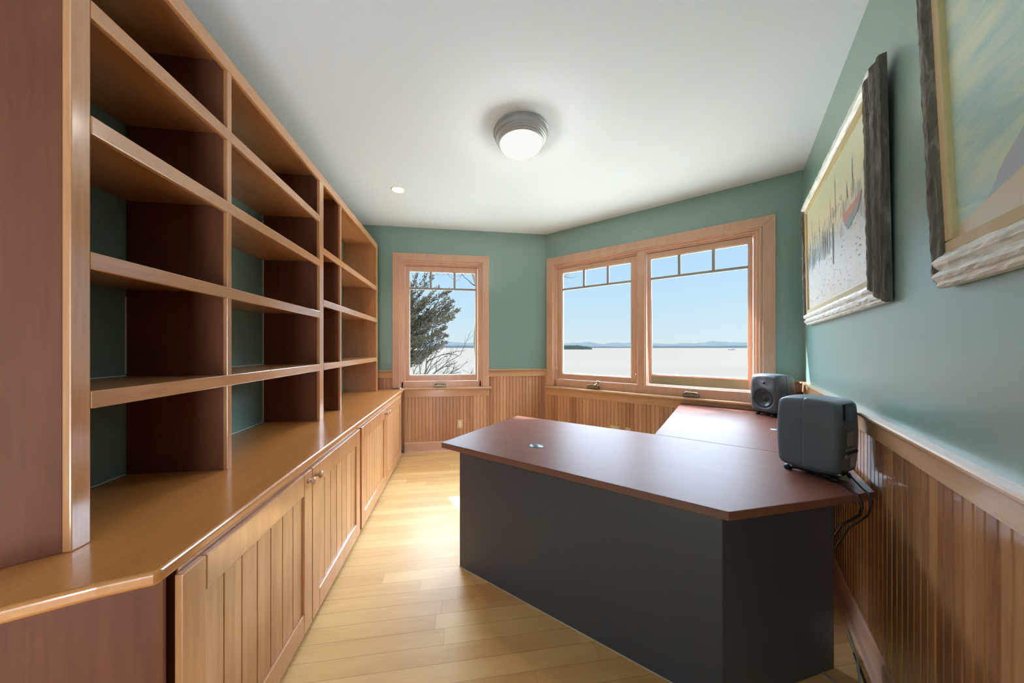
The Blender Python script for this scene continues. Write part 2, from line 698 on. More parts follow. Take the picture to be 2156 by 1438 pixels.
def sash(parent, t0, t1, z0, z1, gt0, gt1, gz0, gz1, o0, munt_z, m_ts, open_deg=0, bottom_mat=None):
    """sash frame outer t0..t1,z0..z1; glass gt0..gt1,gz0..gz1"""
    mat = Matrix.Identity(4)
    if open_deg:
        hz = z1
        mat = Matrix.Translation((0, o0, hz)) @ Matrix.Rotation(R(open_deg), 4, 'X') @ Matrix.Translation((0, -o0, -hz))
    b = MB()
    b.box(t0, gt0, o0, o0 + 0.04, z0, z1)
    b.box(gt1, t1, o0, o0 + 0.04, z0, z1)
    b.box(gt0, gt1, o0, o0 + 0.04, gz1, z1)
    b.box(gt0, gt1, o0, o0 + 0.04, z0, gz0)
    s = b.build('sash', M['fir_z'], parent, mat, bevel=0.003)
    c = MB()
    ring(c, gt0 - 0.001, gt1 + 0.001, gz0 - 0.001, gz1 + 0.001, 0.008, o0 + 0.010, o0 + 0.034)
    c.build('glazing_bead', M['lining'], s)
    g = MB()
    g.box(gt0, gt1, o0 + 0.018, o0 + 0.022, gz0, gz1)
    g.build('pane', M['glass'], s)
    u = MB()
    u.box(gt0, gt1, o0 + 0.006, o0 + 0.030, munt_z - 0.0135, munt_z + 0.0135)
    for tt in m_ts:
        u.box(tt - 0.0135, tt + 0.0135, o0 + 0.006, o0 + 0.030, munt_z + 0.010, gz1)
    u.build('muntin', M['muntin'], s, bevel=0.002)
    if bottom_mat:
        e2 = MB()
        e2.box(t0 + 0.03, t1 - 0.03, o0 - 0.003, o0, z0 + 0.002, gz0 - 0.018)
        e2.build('bottom_rail_face', bottom_mat, s)
    return s


def crank(parent, t, z, o=-0.0, open_=False):
    S = Matrix.Translation((t, o, z)) @ Matrix.Scale(1.55, 4) @ Matrix.Translation((-t, -o, -z))
    b = MB()
    # housing
    b.prism([(t - 0.050, z - 0.020), (t + 0.050, z - 0.020), (t + 0.044, z + 0.004), (t + 0.030, z + 0.012), (t - 0.030, z + 0.012), (t - 0.044, z + 0.004)], o - 0.022, o, axis='y')
    h = b.build('crank_housing', M['bronze'], parent, S, bevel=0.003)
    c = MB()
    if open_:
        c.tube([(t + 0.01, o - 0.02, z - 0.002), (t + 0.03, o - 0.04, z + 0.01), (t + 0.048, o - 0.035, z + 0.028)], 0.006)
        c.lathe([(0.0, 0.0), (0.009, 0.002), (0.010, 0.012), (0.006, 0.018), (0, 0.019)], (t + 0.05, o - 0.034, z + 0.028), 'z', 16)
    else:
        c.tube([(t - 0.034, o - 0.024, z + 0.0), (t - 0.025, o - 0.036, z + 0.008), (t + 0.02, o - 0.036, z + 0.008), (t + 0.034, o - 0.026, z + 0.002)], 0.007)
    c.build('crank_handle', M['bronze'], parent, S)


def latch(parent, t, z, o):
    b = MB()
    b.box(t - 0.006, t + 0.006, o - 0.006, o, z - 0.045, z + 0.045)
    b.tube([(t, o - 0.006, z - 0.02), (t, o - 0.022, z + 0.0), (t, o - 0.020, z + 0.03)], 0.004)
    b.build('latch', M['fir_z'], parent)


def stool(parent, t0, t1, z, proj=0.055):
    b = MB()
    pts = [(0.06, z), (0.06, z - 0.03), (-proj + 0.008, z - 0.03), (-proj, z - 0.024), (-proj - 0.002, z - 0.014), (-proj + 0.004, z - 0.003), (-proj + 0.012, z)]
    b.prism(pts, t0, t1, axis='x')
    b.build('window_stool', M['rail_x'], parent, bevel=0.002)


# --- back window
w1 = empty('window_1', F_BACK, kind='structure')
b = MB()
casing(b, -0.850, 0.384, 0.832, 2.560, 0.086)
b.build('casing', M['fir_z'], w1, bevel=0.003)
b = MB()
ring(b, -0.764, 0.298, 0.832, 2.474, 0.020, -0.006, 0.05, wb_=0)
ring(b, -0.744, 0.278, 0.832, 2.454, 0.022, 0.012, 0.10, wb_=0)
ring(b, -0.722, 0.256, 0.832, 2.432, 0.017, 0.034, 0.15, wb_=0)
b.box(-0.744, 0.278, 0.012, 0.15, 0.815, 0.905)
b.build('jamb', M['fir_z'], w1, bevel=0.003)
sash(w1, -0.700, 0.234, 0.909, 2.411, -0.653, 0.212, 0.985, 2.348, 0.048, 2.122, (-0.379, -0.070))
stool(w1, -0.704, 0.413, 0.832)
b = MB()
b.box(-0.704, 0.384, -0.020, 0, 0.708, 0.802)
b.build('apron', M['rail_x'], w1, bevel=0.003)
crank(w1, -0.255, 0.868, 0.012)
latch(w1, -0.712, 1.05, 0.026)
latch(w1, 0.246, 1.05, 0.026)

# --- bay window (two sashes under one casing, the right one pushed open)
w2 = empty('window_2', F_BAY, kind='structure')
b = MB()
casing(b, 0.016, 2.357, 0.832, 2.556, 0.090)
b.build('casing', M['fir_z'], w2, bevel=0.003)
b = MB()
ring(b, 0.100, 2.262, 0.832, 2.470, 0.020, -0.006, 0.05, wb_=0)
ring(b, 0.120, 2.242, 0.832, 2.450, 0.022, 0.012, 0.10, wb_=0)
ring(b, 0.142, 2.220, 0.832, 2.428, 0.017, 0.034, 0.15, wb_=0)
b.box(0.120, 2.242, 0.012, 0.15, 0.815, 0.922)
b.build('jamb', M['fir_z'], w2, bevel=0.003)
b = MB()
b.box(1.165, 1.265, 0.022, 0.15, 0.832, 2.45)
b.box(1.178, 1.252, 0.006, 0.022, 0.832, 2.45)
b.build('mullion', M['fir_z'], w2, bevel=0.003)
sash(w2, 0.164, 1.160, 0.926, 2.407, 0.216, 1.098, 0.996, 2.348, 0.048, 2.124, (0.518, 0.823))
sash(w2, 1.270, 2.198, 0.930, 2.407, 1.300, 2.168, 1.034, 2.348, 0.048, 2.124, (1.585, 1.889), open_deg=3.4, bottom_mat=M['outer_sash'])
stool(w2, 0.000, 2.385, 0.832)
b = MB()
b.box(0.016, 2.357, -0.020, 0, 0.708, 0.802)
b.build('apron', M['rail_x'], w2, bevel=0.003)
crank(w2, 0.66, 0.872, 0.012, True)
crank(w2, 1.70, 0.872, 0.012)
latch(w2, 1.155, 1.02, 0.046)
latch(w2, 0.152, 1.06, 0.026)

# ------------------------------------------------------------------ outlets


def outlet(name, fr, t, z, label, horizontal=False):
    m = fr @ Matrix.Translation((t, -0.014, z))
    if horizontal:
        m = m @ Matrix.Rotation(R(90), 4, 'Y')
    e0 = empty(name, m, label=label, cat='outlet')
    b = MB()
    b.box(-0.035, 0.035, -0.006, 0, -0.0575, 0.0575)
    pl = b.build('cover_plate', M['outlet'], e0, bevel=0.003)
    for s in (-1, 1):
        c = MB()
        n = 20
        pts = []
        for k in range(n):
            a = 2 * math.pi * k / n
            pts.append((0.0165 * math.cos(a), max(-0.0135, min(0.0135, 0.0165 * math.sin(a))) + s * 0.0195))
        c.prism(pts, -0.009, -0.005, axis='y')
        sk = c.build('socket', M['socket'], e0)
        d = MB()
        d.box(-0.0075, -0.005, -0.0098, -0.0088, s * 0.0195 - 0.001, s * 0.0195 + 0.007)
        d.box(0.005, 0.0075, -0.0098, -0.0088, s * 0.0195 - 0.001, s * 0.0195 + 0.007)
        d.lathe([(0.0, -0.0098), (0.0022, -0.0098), (0.0022, -0.0088)], (0, 0, s * 0.0195 - 0.007), 'y', 10)
        d.build('slot', M['slot'], sk)
    return e0


outlet('wall_outlet', F_BACK, 0.002, 0.345, 'almond duplex outlet on the wood wainscot under the single window')
outlet('wall_outlet', F_BAY, 0.930, 0.392, 'almond outlet lying sideways under the double window, the left and wider one', True)
outlet('wall_outlet', F_BAY, 1.082, 0.366, 'almond outlet under the double window nearer the side desk, only its top showing')

# ------------------------------------------------------------------ bookcase
XF = -0.9915
ZW = 0.822          # worktop surface
bk = empty('bookcase', Matrix.Translation((XF, 0.95, ZW)), label='tall open cherry bookcase with long shelves standing on the wooden worktop', cat='bookcase')
BKI = Matrix.Translation((-XF, -0.95, -ZW))


def bpart(b, name, mat, bevel=0.002):
    return b.build(name, mat, bk, BKI, bevel=bevel)


ZT = 2.606
XW = XL + 0.001
# near end: face post and angled side panel running back to the wall
b = MB()
b.box(XF - 0.02, XF, 0.937, 0.980, ZW, ZT)
bpart(b, 'post', M['cherry_z'], 0.003)
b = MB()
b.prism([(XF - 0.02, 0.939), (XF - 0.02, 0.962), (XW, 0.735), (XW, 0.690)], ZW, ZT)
bpart(b, 'side_panel', M['cherry_shaded'])
b = MB()
b.box(XF - 0.02, XF, 3.858, 3.900, ZW, ZT)
b.box(XW, XF - 0.02, 3.872, 3.892, ZW, ZT)
bpart(b, 'side_panel', M['cherry_z'])
# middle stile and panel
b = MB()
b.box(XF - 0.02, XF, 2.350, 2.413, ZW, ZT - 0.06)
bpart(b, 'post', M['cherry_z'], 0.003)
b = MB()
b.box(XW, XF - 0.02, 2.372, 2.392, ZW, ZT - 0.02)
bpart(b, 'partition', M['cherry_shaded'])
LSH = [(1.183, 1.231), (1.562, 1.610), (1.931, 1.981), (2.246, 2.294)]
RSH = [(1.183, 1.231), (1.651, 1.701), (2.033, 2.083)]


def shelf(y0, y1, z0, z1):
    s = MB()
    s.box(XW, XF - 0.018, y0, y1, z1 - 0.022, z1 - 0.0005)
    o = bpart(s, 'shelf', M['cherry_y'])
    n = MB()
    n.box(XF - 0.018, XF + 0.001, y0, y1, z0, z1)
    n.build('shelf_nosing', M['cherry_y'], o, None, bevel=0.003)


for z0, z1 in LSH:
    shelf(0.980, 2.350, z0, z1)
for z0, z1 in RSH:
    shelf(2.413, 3.858, z0, z1)
# dividers, one between each pair of shelves
for yc, sh in ((1.4885, LSH), (2.748, RSH)):
    lv = [ZW] + [z1 for z0, z1 in sh]
    tops = [z1 - 0.022 for z0, z1 in sh] + [ZT - 0.02]
    for a, c in zip(lv, tops):
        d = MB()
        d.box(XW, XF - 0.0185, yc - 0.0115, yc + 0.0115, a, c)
        bpart(d, 'divider', M['cherry_shaded'])
        d = MB()
    d.box(XF - 0.0185, XF - 0.002, yc - 0.0125, yc + 0.0125, ZW, ZT - 0.06)
    fe = bpart(d, 'divider_edge', M['cherry_z'])
# top
b = MB()
b.prism([(XW, 0.69), (XF - 0.02, 0.937), (XF - 0.02, 3.90), (XW, 3.90)], ZT - 0.02, ZT)
tp = bpart(b, 'top_board', M['cherry_y'])
b = MB()
b.box(XF - 0.02, XF + 0.001, 0.980, 3.858, ZT - 0.061, ZT)
b.build('top_nosing', M['cherry_y'], tp, None, bevel=0.004)
# caulk lines where shelves meet the wall
b = MB()
for y0, y1, z in ((0.98, 1.476, ZW), (1.50, 2.37, ZW), (0.98, 1.476, 1.231), (1.50, 2.37, 1.231)):
    b.box(XL, XL + 0.004, y0, y1, z, z + 0.004)
b.box(XL, XL + 0.004, 2.366, 2.372, ZW, 2.246)
b.box(XL, XL + 0.003, 1.474, 1.477, 1.24, 1.56)
bpart(b, 'caulk_line', M['caulk'], 0)

# ------------------------------------------------------------------ worktop
b = MB()
XE = -0.705
b.prism([(XW, 0.570), (-0.92, 0.754), (-0.80, 0.801), (-0.735, 0.820), (-0.712, 0.826), (XE, 0.834), (XE, 4.03), (XW, 4.03)], 0.787, ZW)
o = b.build('worktop', M['cherry_top'], None, None, bevel=0.010, seg=4)
tag(o, 'long cherry worktop with rounded front edge running over the low cabinets', 'worktop')

# ------------------------------------------------------------------ base cabinets


def door(parent, y0, y1, z0, z1, knob_side, name='door'):
    x = -0.700
    st = 0.074
    b = MB()
    b.box(x - 0.02, x, y0, y0 + st, z0, z1)
    b.box(x - 0.02, x, y1 - st, y1, z0, z1)
    b.box(x - 0.02, x, y0 + st, y1 - st, z1 - 0.098, z1)
    b.box(x - 0.02, x, y0 + st, y1 - st, z0, z0 + 0.100)
    dr = b.build(name, M['cherry_z'], parent, None, bevel=0.0035)
    # beadboard panel
    p = MB()
    pa, pb = y0 + st, y1 - st
    n = max(1, round((pb - pa) / 0.0747))
    pts = [(pa, 0)]
    for k in range(1, n):
        g = pa + (pb - pa) * k / n
        pts += [(g - 0.003, 0), (g - 0.001, -0.004), (g + 0.001, -0.004), (g + 0.003, 0)]
    pts.append((pb, 0))
    nn = len(pts)
    xx = x - 0.010
    za, zb = z0 + 0.1, z1 - 0.098
    vs = [(xx + q[1], q[0], za) for q in pts] + [(xx + q[1], q[0], zb) for q in pts]
    p.add(vs, [(i, i + 1, nn + i + 1, nn + i) for i in range(nn - 1)])
    p.box(x - 0.019, x - 0.0145, pa, pb, za, zb)
    p.build('door_panel', M['cherry_door'], dr, None, fix=False)
    ky = y0 + 0.035 if knob_side < 0 else y1 - 0.035
    k = MB()
    k.lathe([(0.0, -0.001), (0.012, 0.0), (0.0085, 0.006), (0.0075, 0.012), (0.016, 0.018), (0.0185, 0.024), (0.015, 0.030), (0.0, 0.033)],
            (x, ky, z1 - 0.045), 'x', 24)
    k.build('knob', M['knob'], dr)
    return dr


def cabinet(y0, y1, label, angled, splits):
    c = empty('base_cabinet', Matrix.Translation((-1.0, (y0 + y1) / 2, 0)), label=label, cat='cabinet', group='low cherry cabinets under the worktop')
    inv = Matrix.Translation((1.0, -(y0 + y1) / 2, 0))
    b = MB()
    xf = -0.722
    if angled:
        b.prism([(XW, 0.625), (-0.92, 0.795), (-0.735, 0.862), (xf, 0.862), (xf, 0.871), (-0.742, 0.871), (-0.93, 0.815), (XW, 0.660)], 0.0, 0.7865)
        b.prism([(XW, 0.70), (-0.93, 0.85), (-0.80, 0.90), (xf, 0.90), (xf, y1), (XW, y1)], 0.06, 0.7865)
        b.prism([(XW, 0.68), (-0.92, 0.86), (xf - 0.05, 0.90), (xf - 0.05, y1), (XW, y1)], 0.0, 0.06)
    else:
        b.prism([(XW, y0), (xf, y0), (xf, y1), (XW, y1)], 0.06, 0.7865)
        b.prism([(XW, y0), (xf - 0.05, y0), (xf - 0.05, y1), (XW, y1)], 0.0, 0.06)
    body = b.build('carcass', M['cherry_shaded'], c, inv, bevel=0.002)
    t = MB()
    t.box(xf, xf + 0.001, max(y0, 0.901), y1, 0.745, 0.7865)
    if not angled:
        t.box(xf, xf + 0.001, y0, y0 + 0.02, 0.06, 0.745)
    t.build('face_frame', M['cherry_z'], c, inv)
    for i, (a, d_, ks) in enumerate(splits):
        dd = door(c, a, d_, 0.035, 0.770, ks)
        dd.matrix_local = inv
    return c


c1_ = cabinet(0.85, 2.308, 'nearer low cherry cabinet with two beadboard doors, its shade-toned end panel facing the camera', True,
              [(0.889, 1.580, 1), (1.584, 2.290, -1)])
c2_ = cabinet(2.310, 4.03, 'farther low cherry cabinet with two beadboard doors, beside the back wall', False,
              [(2.330, 3.062, 1), (3.066, 3.835, -1)])

# ------------------------------------------------------------------ desk


def P(a, b_):
    q = C1 + D * a + E_ * b_
    return (q.x, q.y)


ZD = 0.765
TK = 0.033


def topplate(name, ab, mat_root, parent, z1=ZD):
    """polygon in (a,b) coordinates; built in the F_RIGHT-like local frame of the root"""
    b = MB()
    n = len(ab)
    b.prism(ab, ZD - TK, ZD)
    # faces: 0 bottom, 1 top, rest edges
    for i in range(len(b.f)):
        b.m[i] = 0 if i < 2 else 1
    return b.build(name, [M['desk_top'], M['desk_edge']], parent, mat_root, bevel=0.003)


# local frame: x = D (towards the right wall), y = z cross D = -E
F_DESK = frame(CD, D)


def AB(a, b_):
    return (a, -b_)


pen_org = F_DESK @ Matrix.Translation((-1.2, -1.95, 0))
pen = empty('peninsula_desk', pen_org, label='large angled desk with reddish brown top and charcoal panels across the room', cat='desk')
inv = Matrix.Translation((1.2, 1.95, 0))
pts = [AB(-1.904, 2.426), AB(-0.480, 2.350), AB(-0.010, 1.805), AB(-0.010, 1.402), AB(-0.894, 1.440), AB(-1.952, 1.533)]
topplate('desktop', pts, inv, pen)


def panel(b, a0, b0, a1, b1, th, z0, z1):
    p = Vector(AB(a0, b0))
    q = Vector(AB(a1, b1))
    d = (q - p).normalized()
    n = Vector((-d.y, d.x)) * th
    b.prism([tuple(p), tuple(q), tuple(q + n), tuple(p + n)], z0, z1)


b = MB()
panel(b, -1.814, 2.358, -0.500, 2.300, 0.02, 0.0, ZD - TK)
b.build('front_panel', M['charcoal'], pen, inv, bevel=0.0015)
b = MB()
panel(b, -0.499, 2.299, -0.130, 1.835, 0.02, 0.0, ZD - TK)
b.build('side_panel', M['charcoal'], pen, inv, bevel=0.0015)
b = MB()
b.box(-1.814, -1.794, -2.334, -1.62, 0.0, ZD - TK)
b.build('end_panel', M['charcoal'], pen, inv, bevel=0.0015)
b = MB()
panel(b, -1.816, 2.360, -0.498, 2.302, 0.003, 0.0, 0.004)
b.build('glide_strip', M['lining'], pen, inv)


def grommet(parent, a, b_, inv):
    g = MB()
    g.lathe([(0.0, 0.0015), (0.030, 0.0015), (0.0305, 0.0005), (0.032, 0.0005), (0.034, 0.003), (0.038, 0.0025), (0.040, 0.0)], (a, -b_, ZD), 'z', 40)
    gg = g.build('grommet', M['grommet'], parent, inv)
    s = MB()
    s.box(a - 0.004, a + 0.010, -b_ + 0.006, -b_ + 0.028, ZD + 0.001, ZD + 0.004)
    s.build('grommet_flap', M['lining'], gg, None, bevel=0.001)


def to_ab(x, y):
    q = Vector((x, y)) - CD
    return q.dot(D), q.dot(E_)


ga, gb = to_ab(0.449, 1.768)
grommet(pen, ga, gb, inv)

ret = empty('return_desk', F_DESK @ Matrix.Translation((-0.45, -0.7, 0)), label='reddish brown side desk along the right wall below the double window', cat='desk')
inv2 = Matrix.Translation((0.45, 0.7, 0))
pts = [AB(-0.894, 1.4385), AB(-0.010, 1.4005), AB(-0.010, 0.030), AB(-0.912, 0.030)]
topplate('desktop', pts, inv2, ret)
b = MB()
b.box(-0.88, -0.86, -1.40, -0.06, 0.0, ZD - TK)
b.build('side_panel', M['charcoal'], ret, inv2, bevel=0.0015)
b = MB()
b.box(-0.86, -0.06, -0.10, -0.08, 0.12, ZD - TK)
b.build('back_panel', M['charcoal'], ret, inv2)
ga, gb = to_ab(2.235, 1.871)
grommet(ret, ga, gb, inv2)

# ------------------------------------------------------------------ speakers


def rbox(w, d, h, r, nx=28, ny=24, nz=36, seam=None):
    """rounded box, front towards +x; gently bulging; returns MB"""
    def axis(n):
        return [-math.cos(math.pi * i / n) for i in range(n + 1)]
    X = axis(nx)
    Y = axis(ny)
    Z = axis(nz)
    if seam is not None:
        X = sorted(X + [seam - 0.014, seam - 0.006, seam + 0.006, seam + 0.014])
    half = (d / 2, w / 2, h / 2)
    mb = MB()
    idx = {}

    def pt(x, y, z):
        key = (round(x, 5), round(y, 5), round(z, 5))
        if key in idx:
            return idx[key]
        p = Vector((x * half[0], y * half[1], z * half[2]))
        inner = Vector((half[0] - r, half[1] - r, half[2] - r))
        q = Vector([max(-inner[i], min(inner[i], p[i])) for i in range(3)])
        dd = p - q
        if dd.length > 1e-6:
            p = q + dd.normalized() * r
        # bulge: narrower towards top/bottom and front/back
        xz = p.x / half[0]
        zz = p.z / half[2]
        yy = p.y / half[1]
        p.y *= 1 - 0.06 * zz * zz - 0.05 * xz * xz
        p.x *= 1 - 0.06 * zz * zz - 0.025 * yy * yy
        p.z *= 1 - 0.035 * yy * yy - 0.06 * xz * xz
        if seam is not None and abs(x - seam) < 0.009 and abs(x) < 0.99:
            c = Vector((p.x, 0, 0))
            p = c + (p - c) * 0.985
        # tweeter waveguide dish and woofer seat in the front face
        if x > 0.98:
            ty, tz = p.y, p.z - 0.27 * h
            rr = math.sqrt((ty / 0.082) ** 2 + (tz / 0.062) ** 2)
            if rr < 1:
                p.x -= 0.011 * (1 - rr * rr)
            wy_, wz = p.y, p.z + 0.13 * h
            rr = math.sqrt(wy_ ** 2 + wz ** 2) / 0.082
            if rr < 1:
                p.x -= 0.036 * min(1, (1 - rr) * 5)
        # handle recess at the back
        if x < -0.98:
            ty, tz = abs(p.y) / 0.060, abs(p.z - 0.30 * h) / 0.045
            if max(ty, tz) < 1:
                p.x += 0.035 * min(1, (1 - max(ty, tz)) * 5)
        idx[key] = len(mb.v)
        mb.v.append(tuple(p))
        return idx[key]

    def face(a, b, c, dd):
        q = [pt(*a), pt(*b), pt(*c), pt(*dd)]
        if len(set(q)) >= 3:
            mb.f.append(tuple(dict.fromkeys(q)))
            mb.m.append(0)
            mb.smooth.append(True)
    for i in range(len(Y) - 1):
        for j in range(len(Z) - 1):
            for x in (-1, 1):
                face((x, Y[i], Z[j]), (x, Y[i + 1], Z[j]), (x, Y[i + 1], Z[j + 1]), (x, Y[i], Z[j + 1]))
    for i in range(len(X) - 1):
        for j in range(len(Z) - 1):
            for y in (-1, 1):
                face((X[i], y, Z[j]), (X[i + 1], y, Z[j]), (X[i + 1], y, Z[j + 1]), (X[i], y, Z[j + 1]))
        for j in range(len(Y) - 1):
            for z in (-1, 1):
                face((X[i], Y[j], z), (X[i + 1], Y[j], z), (X[i + 1], Y[j + 1], z), (X[i], Y[j + 1], z))
    return mb


SW, SD, SH = 0.230, 0.222, 0.335


def make_speaker(x, y, th, label):
    m = Matrix.Translation((x, y, ZD + 0.001)) @ Matrix.Rotation(th, 4, 'Z')
    sp = empty('studio_speaker', m, label=label, cat='speaker')
    cz = 0.022 + SH / 2
    body = rbox(SW, SD, SH, 0.024, seam=0.1).build('cabinet_shell', M['spk'], sp, Matrix.Translation((0, 0, cz)))
    fx = SD / 2
    # woofer
    wz = cz - 0.13 * SH
    wf = MB()
    wf.lathe([(0.0, -0.012), (0.018, -0.013), (0.022, -0.020), (0.030, -0.021), (0.058, -0.006), (0.063, 0.000), (0.069, 0.000), (0.073, -0.006), (0.078, -0.003), (0.081, -0.006)],
             (fx - 0.008, 0, wz), 'x', 48)
    wf.build('woofer', M['spk_cone'], sp)
    rg = MB()
    rg.lathe([(0.0735, -0.010), (0.0735, -0.0045), (0.0750, -0.0035), (0.0765, -0.0045), (0.0765, -0.010)], (fx - 0.006, 0, wz), 'x', 48)
    rg.build('woofer_ring', M['spk_seam'], sp)
    tw = MB()
    tz = cz + 0.27 * SH
    tw.lathe([(0.0, 0.008), (0.006, 0.007), (0.010, 0.004), (0.012, 0.0), (0.016, 0.002), (0.019, 0.000), (0.021, -0.004)], (fx - 0.014, 0, tz), 'x', 32)
    tw.build('tweeter', M['rubber'], sp)
    for s in (-1, 1):
        bt = MB()
        bt.lathe([(0.0, 0.003), (0.007, 0.003), (0.009, 0.001), (0.012, 0.002), (0.0135, -0.004)], (fx - 0.0175, s * 0.072, cz - 0.405 * SH), 'x', 24)
        bt.build('front_port', M['spk_seam'], sp)
    # back: dark inner plate, connector block, fins
    bp = MB()
    bp.box(-fx + 0.006, -fx + 0.020, -0.070, 0.070, cz - 0.150, cz + 0.030)
    bk_ = bp.build('amplifier_plate', M['rubber'], sp, None, bevel=0.004)
    for (y0, y1, z0, z1) in ((-0.030, 0.030, -0.035, 0.025), (-0.055, 0.045, -0.085, -0.045), (-0.050, -0.010, -0.125, -0.085)):
        q = MB()
        q.box(-fx - 0.001, -fx + 0.008, y0, y1, cz + z0, cz + z1)
        q.build('connector_plate', M['plate'], bk_, None, bevel=0.002)
    q = MB()
    for k in range(5):
        q.lathe([(0.0, -0.010), (0.006, -0.010), (0.007, 0.0)], (-fx + 0.001, -0.045 + 0.022 * k, cz - 0.060), 'x', 12)
    q.build('knobs', M['rubber'], bk_, None)
    hr = MB()
    hr.box(-fx + 0.030, -fx + 0.034, -0.050, 0.050, cz + 0.065, cz + 0.142)
    hr.build('handle_recess', M['rubber'], sp, None)
    # isolation stand
    st = MB()
    for s in (-1, 1):
        st.tube([(-0.080, s * 0.060, 0.010), (-0.050, s * 0.066, 0.018), (0.0, s * 0.068, 0.021), (0.050, s * 0.066, 0.018), (0.080, s * 0.060, 0.010)],
                [0.009, 0.008, 0.0075, 0.008, 0.009], 10)
    for s in (-1, 1):
        st.box(s * 0.045 - 0.012, s * 0.045 + 0.012, -0.066, 0.066, 0.012, 0.026)
    so = st.build('isolation_stand', M['rubber'], sp)
    for sx in (-1, 1):
        for sy in (-1, 1):
            f = MB()
            f.lathe([(0.0, 0.0), (0.013, 0.0), (0.016, 0.004), (0.016, 0.012), (0.012, 0.020), (0.0, 0.021)], (sx * 0.080, sy * 0.060, 0), 'z', 20)
            f.build('foot', M['rubber'], so)
    return sp


make_speaker(1.650, 1.208, R(107), 'grey studio speaker seen from its side and back, on the near corner of the desk')
make_speaker(2.672, 2.285, R(186), 'grey speaker facing the room, on the far end of the side desk by the window')

# ------------------------------------------------------------------ cables
def fz(a, b_, z):
    q = C1 + D * a + E_ * b_
    return (q.x, q.y, z)


zc_ = ZD + 0.006
b = MB()
b.tube([fz(-0.150, 1.655, ZD + 0.045), fz(-0.140, 1.70, ZD + 0.02), fz(-0.125, 1.76, zc_), fz(-0.105, 1.85, zc_), fz(-0.092, 1.905, zc_ - 0.001), fz(-0.086, 1.922, ZD - 0.03),
        fz(-0.088, 1.905, ZD - 0.07), fz(-0.12, 1.81, 0.60), fz(-0.17, 1.73, 0.40), fz(-0.20, 1.68, 0.2), fz(-0.20, 1.64, 0.006)], 0.0045, 8)
o = b.build('speaker_cable', M['cable'])
tag(o, 'thicker black cable from the near speaker hanging over the desk edge', 'cable')
b = MB()
b.tube([fz(-0.085, 1.66, ZD + 0.05), fz(-0.080, 1.70, ZD + 0.03), fz(-0.070, 1.76, ZD + 0.018), fz(-0.060, 1.82, zc_), fz(-0.055, 1.868, zc_ - 0.001), fz(-0.053, 1.882, ZD - 0.03),
        fz(-0.058, 1.865, ZD - 0.08), fz(-0.09, 1.77, 0.58), fz(-0.14, 1.69, 0.38), fz(-0.17, 1.64, 0.2), fz(-0.17, 1.60, 0.006)], 0.0035, 8)
o = b.build('speaker_cable', M['cable'])
tag(o, 'thin black cable looping behind the near speaker beside the wall', 'cable')
b = MB()
b.add([fz(-0.115, 1.72, ZD + 0.001), fz(-0.075, 1.735, ZD + 0.001), fz(-0.085, 1.70, ZD + 0.020), fz(-0.11, 1.715, ZD + 0.004)], [(0, 1, 2), (0, 2, 3), (0, 3, 1), (1, 3, 2)])
o = b.build('paper_tag', M['tagpaper'])
tag(o, 'small beige paper tag on the desk behind the near speaker', 'tag')


b = MB()
b.tube([fz(-0.10, 1.80, 0.16), fz(-0.085, 1.86, 0.10), fz(-0.09, 1.92, 0.03), fz(-0.14, 1.93, 0.006), fz(-0.2, 1.88, 0.006)], 0.004, 8)
o = b.build('floor_cable', M['white_cable'])
tag(o, 'pale cable curling to the floor in the gap between desk panel and right wall', 'cable')
b = MB()
b.tube([fz(-0.30, 2.10, 0.006), fz(-0.24, 2.16, 0.05), fz(-0.17, 2.14, 0.07), fz(-0.10, 2.06, 0.03), fz(-0.06, 1.98, 0.006), fz(-0.06, 1.7, 0.006)], 0.0045, 8)
o = b.build('floor_cable', M['cable'])
tag(o, 'dark cable looped on the floor beside the desk side panel and right wall', 'cable')

# ------------------------------------------------------------------ ceiling lights
LX, LY = 0.435, 2.155
cl_ = empty('ceiling_light', Matrix.Translation((LX, LY, H)), label='round flush ceiling light with pewter rings and glowing opal bowl', cat='ceiling light')
b = MB()
b.lathe([(0.10, 0.0), (0.192, 0.0), (0.198, -0.006), (0.199, -0.014), (0.192, -0.020), (0.190, -0.026), (0.186, -0.046), (0.180, -0.052), (0.178, -0.060),
         (0.171, -0.063), (0.170, -0.072), (0.164, -0.075), (0.163, -0.088), (0.157, -0.091), (0.150, -0.088)], (0, 0, 0), 'z', 64, crisp=True)
b.build('pewter_ring', M['pewter'], cl_)
b = MB()
prof = []
for k in range(15):
    a = k / 14 * math.pi / 2
    prof.append((0.155 * math.cos(a), -0.084 - 0.072 * math.sin(a)))
prof[-1] = (0.0005, -0.156)
b.lathe(prof, (0, 0, 0), 'z', 64)
b.build('glass_bowl', M['dome'], cl_)


def lamp(name, loc, typ, energy, **kw):
    d = bpy.data.lights.new(name, typ)
    d.energy = energy
    for k, v in kw.items():
        setattr(d, k, v)
    o_ = bpy.data.objects.new(name, d)
    COL.objects.link(o_)
    o_.location = loc
    return o_


